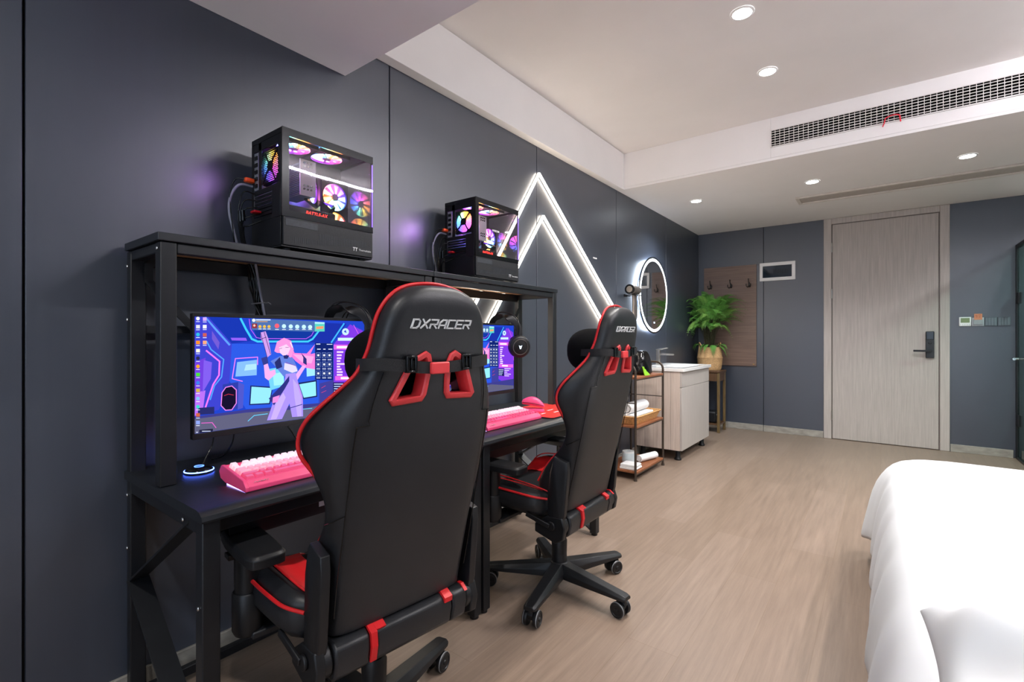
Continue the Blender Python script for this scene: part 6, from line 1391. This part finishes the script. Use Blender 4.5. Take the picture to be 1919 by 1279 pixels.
t = thing('fern', (0.22, 5.965, 0.94), 'bushy green fern growing from the seagrass basket', 'plant')
fol = MB(); stm = MB(); rng = random.Random(5)
def frond(base, mid, tip, width, bare, mslot):
    p0, p1, p2 = Vector(base), Vector(mid), Vector(tip); N = 26
    pts = []
    for i in range(N+1):
        u = i/N; q = p0*(1-u)**2+p1*2*u*(1-u)+p2*u*u
        q.x = max(0.018, q.x); q.y = min(RY1-0.03, q.y); pts.append(q)
    stm.tube(pts[::2], [0.0017*(1-0.7*i/13) for i in range(len(pts[::2]))], n=5)
    fol.mi = mslot
    roll = rng.uniform(-0.5, 0.5)
    for i in range(int(N*bare), N):
        u = (i/N-bare)/(1-bare); tt = (pts[min(i+1, N)]-pts[i]).normalized()
        sd = tt.cross(Vector((0, 0, 1)))
        sd = sd.normalized() if sd.length > 1e-3 else Vector((1, 0, 0))
        up = sd.cross(tt); sd2 = (sd*math.cos(roll)+up*math.sin(roll)).normalized()
        l = width*(1-u)**0.75*(0.55+0.45*min(1, u*6))
        for s in (-1, 1):
            d = (sd2*s+tt*0.55+Vector((0, 0, -0.18))).normalized(); n_ = d.cross(tt).normalized(); w_ = d.cross(n_).normalized()
            base_ = pts[i]; m_ = 7
            # leaflet with notched edges
            for j in range(1, m_):
                v = j/m_; c0 = base_+d*(l*(v-0.11)); ww = l*0.40*(1-v)**0.8+0.003
                for e in (-1, 1):
                    a = c0+w_*0.0004; bpt = c0+d*(l*0.10); cpt = c0+w_*(e*ww)+d*(l*0.13)-n_*0.002
                    q3 = [a, bpt, cpt]
                    for k in q3: k.x = max(0.016, k.x); k.y = min(RY1-0.022, k.y)
                    fol.add(q3, [(0, 1, 2)])
for k in range(110):
    a = rng.uniform(0, 2*PI); R = 0.36*math.sqrt(rng.uniform(0.10, 1.0))*(1+0.25*max(0, math.cos(a))); zt = rng.uniform(1.20, 1.58) if R > 0.15 else rng.uniform(1.45, 1.62)
    ca, sa = math.cos(a), math.sin(a)
    base = (0.22+0.03*ca+rng.uniform(-.02, .02), 5.965+0.03*sa, 0.94)
    mid = (0.22+ca*R*0.25, 5.955+sa*R*0.25, min(1.72, zt+rng.uniform(0.10, 0.30)))
    frond(base, mid, (0.22+ca*R, 5.955+sa*R, zt), rng.uniform(0.06, 0.095), 0.48, 0 if rng.random() < 0.7 else 1)
for k in range(16):
    a = rng.uniform(PI*0.9, PI*1.9) if k < 11 else rng.uniform(0, 2*PI); ca, sa = math.cos(a), math.sin(a); R = rng.uniform(0.2, 0.34)
    frond((0.22+0.03*ca, 5.965+0.03*sa, 0.94), (0.22+ca*R*0.45, 5.965+sa*R*0.45, rng.uniform(1.42, 1.56)), (0.22+ca*R, 5.965+sa*R, rng.uniform(1.06, 1.20)), 0.08, 0.45, 0 if k % 3 else 1)
for k in range(15):
    a = 2*PI*k/15+rng.uniform(-.2, .2); R = rng.uniform(0.17, 0.24); ca, sa = math.cos(a), math.sin(a)
    frond((0.22+0.05*ca, 5.965+0.05*sa, 0.94), (0.22+ca*0.15, 5.965+sa*0.15, 1.09), (0.22+ca*R, 5.965+sa*R, rng.uniform(0.84, 0.96)), 0.055, 0.35, 0)
fo = fol.build('foliage', parent=t, mats=[M_leaf, M_leaf2]); stm.build('stems', M_stem, t, smooth=1.2)

# ------------------------------------------------------------------ bed
t = thing('bed', (2.75, 1.95, 0), 'wide bed under white covers at the right', 'bed')
b = MB(); b.box((1.93, 0.95, 0.0), (3.60, 2.93, 0.24)); b.build('bed_base', M_mattress, t, bevel=0.01)
b = MB(); b.box((1.90, 0.92, 0.2405), (3.63, 2.96, 0.525)); b.build('mattress', M_mattress, t, bevel=0.04, seg=4)
X0, X1, Y0, Y1 = 1.885, 3.645, 0.905, 2.975
rings = []; n = 220
def contour(r, out, z, wave, flare):
    pts = rrect(X0-out, Y0-out, X1+out, Y1+out, r, 20); L = []
    # resample evenly
    P = [Vector((x, y, 0)) for x, y in pts]; P.append(P[0]); seg = [(P[i+1]-P[i]).length for i in range(len(P)-1)]; tot = sum(seg)
    for k in range(n):
        s = tot*k/n; i = 0
        while s > seg[i] and i < len(seg)-1: s -= seg[i]; i += 1
        q = P[i]+(P[i+1]-P[i])*(s/seg[i] if seg[i] > 0 else 0); L.append(q)
    res = []
    for k, q in enumerate(L):
        c = Vector(((X0+X1)/2, (Y0+Y1)/2, 0)); d = Vector((0, 0, 0))
        corner = min((q-Vector((cx_, cy_, 0))).length for cx_, cy_ in ((X0, Y0), (X0, Y1), (X1, Y0), (X1, Y1)))
        g = math.exp(-(corner/0.16)**2)
        nx_ = -1 if q.x < X0+0.02 else (1 if q.x > X1-0.02 else 0); ny_ = -1 if q.y < Y0+0.02 else (1 if q.y > Y1-0.02 else 0)
        ph = q.x*23+q.y*21
        wv = wave*(math.sin(ph)+0.6*math.sin(ph*1.7+1.3)+0.35*math.sin(ph*3.1))
        off = Vector((nx_, ny_, 0)); off = off.normalized() if off.length else off
        p = q+off*(wv+flare*g)
        res.append((p.x, p.y, z+wave*0.6*math.sin(ph*0.9)-0.05*g*(1 if flare > 0.05 else 0)))
    return res
prof = [(0.05, 0.078, 0.165, 0.009, 0.075), (0.05, 0.070, 0.27, 0.007, 0.055), (0.06, 0.058, 0.37, 0.005, 0.032), (0.08, 0.040, 0.45, 0.003, 0.012), (0.10, 0.012, 0.51, 0.001, 0.0), (0.13, -0.03, 0.540, 0.0, 0.0), (0.16, -0.09, 0.551, 0, 0), (0.2, -0.25, 0.555, 0, 0), (0.2, -0.5, 0.557, 0, 0), (0.1, -0.75, 0.557, 0, 0)]
rings = [contour(*p) for p in prof]
b = MB(); b.loft(rings, caps=False); m_ = len(b.v)-n; b.f.append(tuple(range(m_, m_+n))); b.m.append(0)
dv = b.build('duvet', M_sheet, smooth=2.0, shift=(2.765, 1.94, 0.17)); tag(dv, 'white duvet hanging over the far left corner of the bed', 'duvet')
so = dv.modifiers.new('s', 'SOLIDIFY'); so.thickness = 0.012; so.offset = -1
sb = dv.modifiers.new('sub', 'SUBSURF'); sb.levels = 1; sb.render_levels = 1
def pillow(loc, size, rz, tilt, label, seed):
    rg = random.Random(seed); N = 44; K = 30; A, Bq, H = size
    ph = [rg.uniform(0, 6) for _ in range(6)]
    top = []; bot = []
    for i in range(K+1):
        v = -1+2*i/K; rt = []; rb_ = []
        for j in range(N+1):
            u = -1+2*j/N
            e = (1-abs(u)**3.2)*(1-abs(v)**3.2); h = max(0.0, e)**0.5
            pinch = 1-0.07*(1-abs(u)**2)*abs(v)**3; pinch2 = 1-0.07*(1-abs(v)**2)*abs(u)**3
            ang = math.atan2(v, u); rr = math.hypot(u, v)
            wr = 0.014*math.sin(9*ang+ph[0])*rr*h+0.016*math.sin(5*u+3*v+ph[1])*h+0.012*math.sin(12*u-7*v+ph[2])*h*rr+0.008*math.sin(17*u+9*v)*h*rr
            rt.append((A*u*pinch2, Bq*v*pinch, H*h*0.62+wr)); rb_.append((A*u*pinch2, Bq*v*pinch, -H*h*0.38))
        top.append(rt); bot.append(rb_)
    M = Matrix.Translation(loc) @ Matrix.Rotation(rz, 4, 'Z') @ Matrix.Rotation(tilt, 4, 'X')
    b = MB()
    for grid in (top, bot):
        vs = [tuple(M @ Vector(p)) for r in grid for p in r]; fs = []
        for i in range(K):
            for j in range(N): q = i*(N+1)+j; fs.append((q, q+1, q+N+2, q+N+1))
        b.add(vs, fs)
    o = b.build('pillow', M_sheet, smooth=2.5, shift=loc)
    import bmesh
    bm = bmesh.new(); bm.from_mesh(o.data); bmesh.ops.remove_doubles(bm, verts=bm.verts, dist=0.0005); bmesh.ops.recalc_face_normals(bm, faces=bm.faces); bm.to_mesh(o.data); bm.free()
    o.data.shade_smooth(); s = o.modifiers.new('sub', 'SUBSURF'); s.levels = 1; s.render_levels = 1
    return tag(o, label, 'pillow')
pillow((2.25, 0.82, 0.625), (0.38, 0.25, 0.21), math.radians(-3), math.radians(3), 'plump white pillow at the near end of the bed', 3)
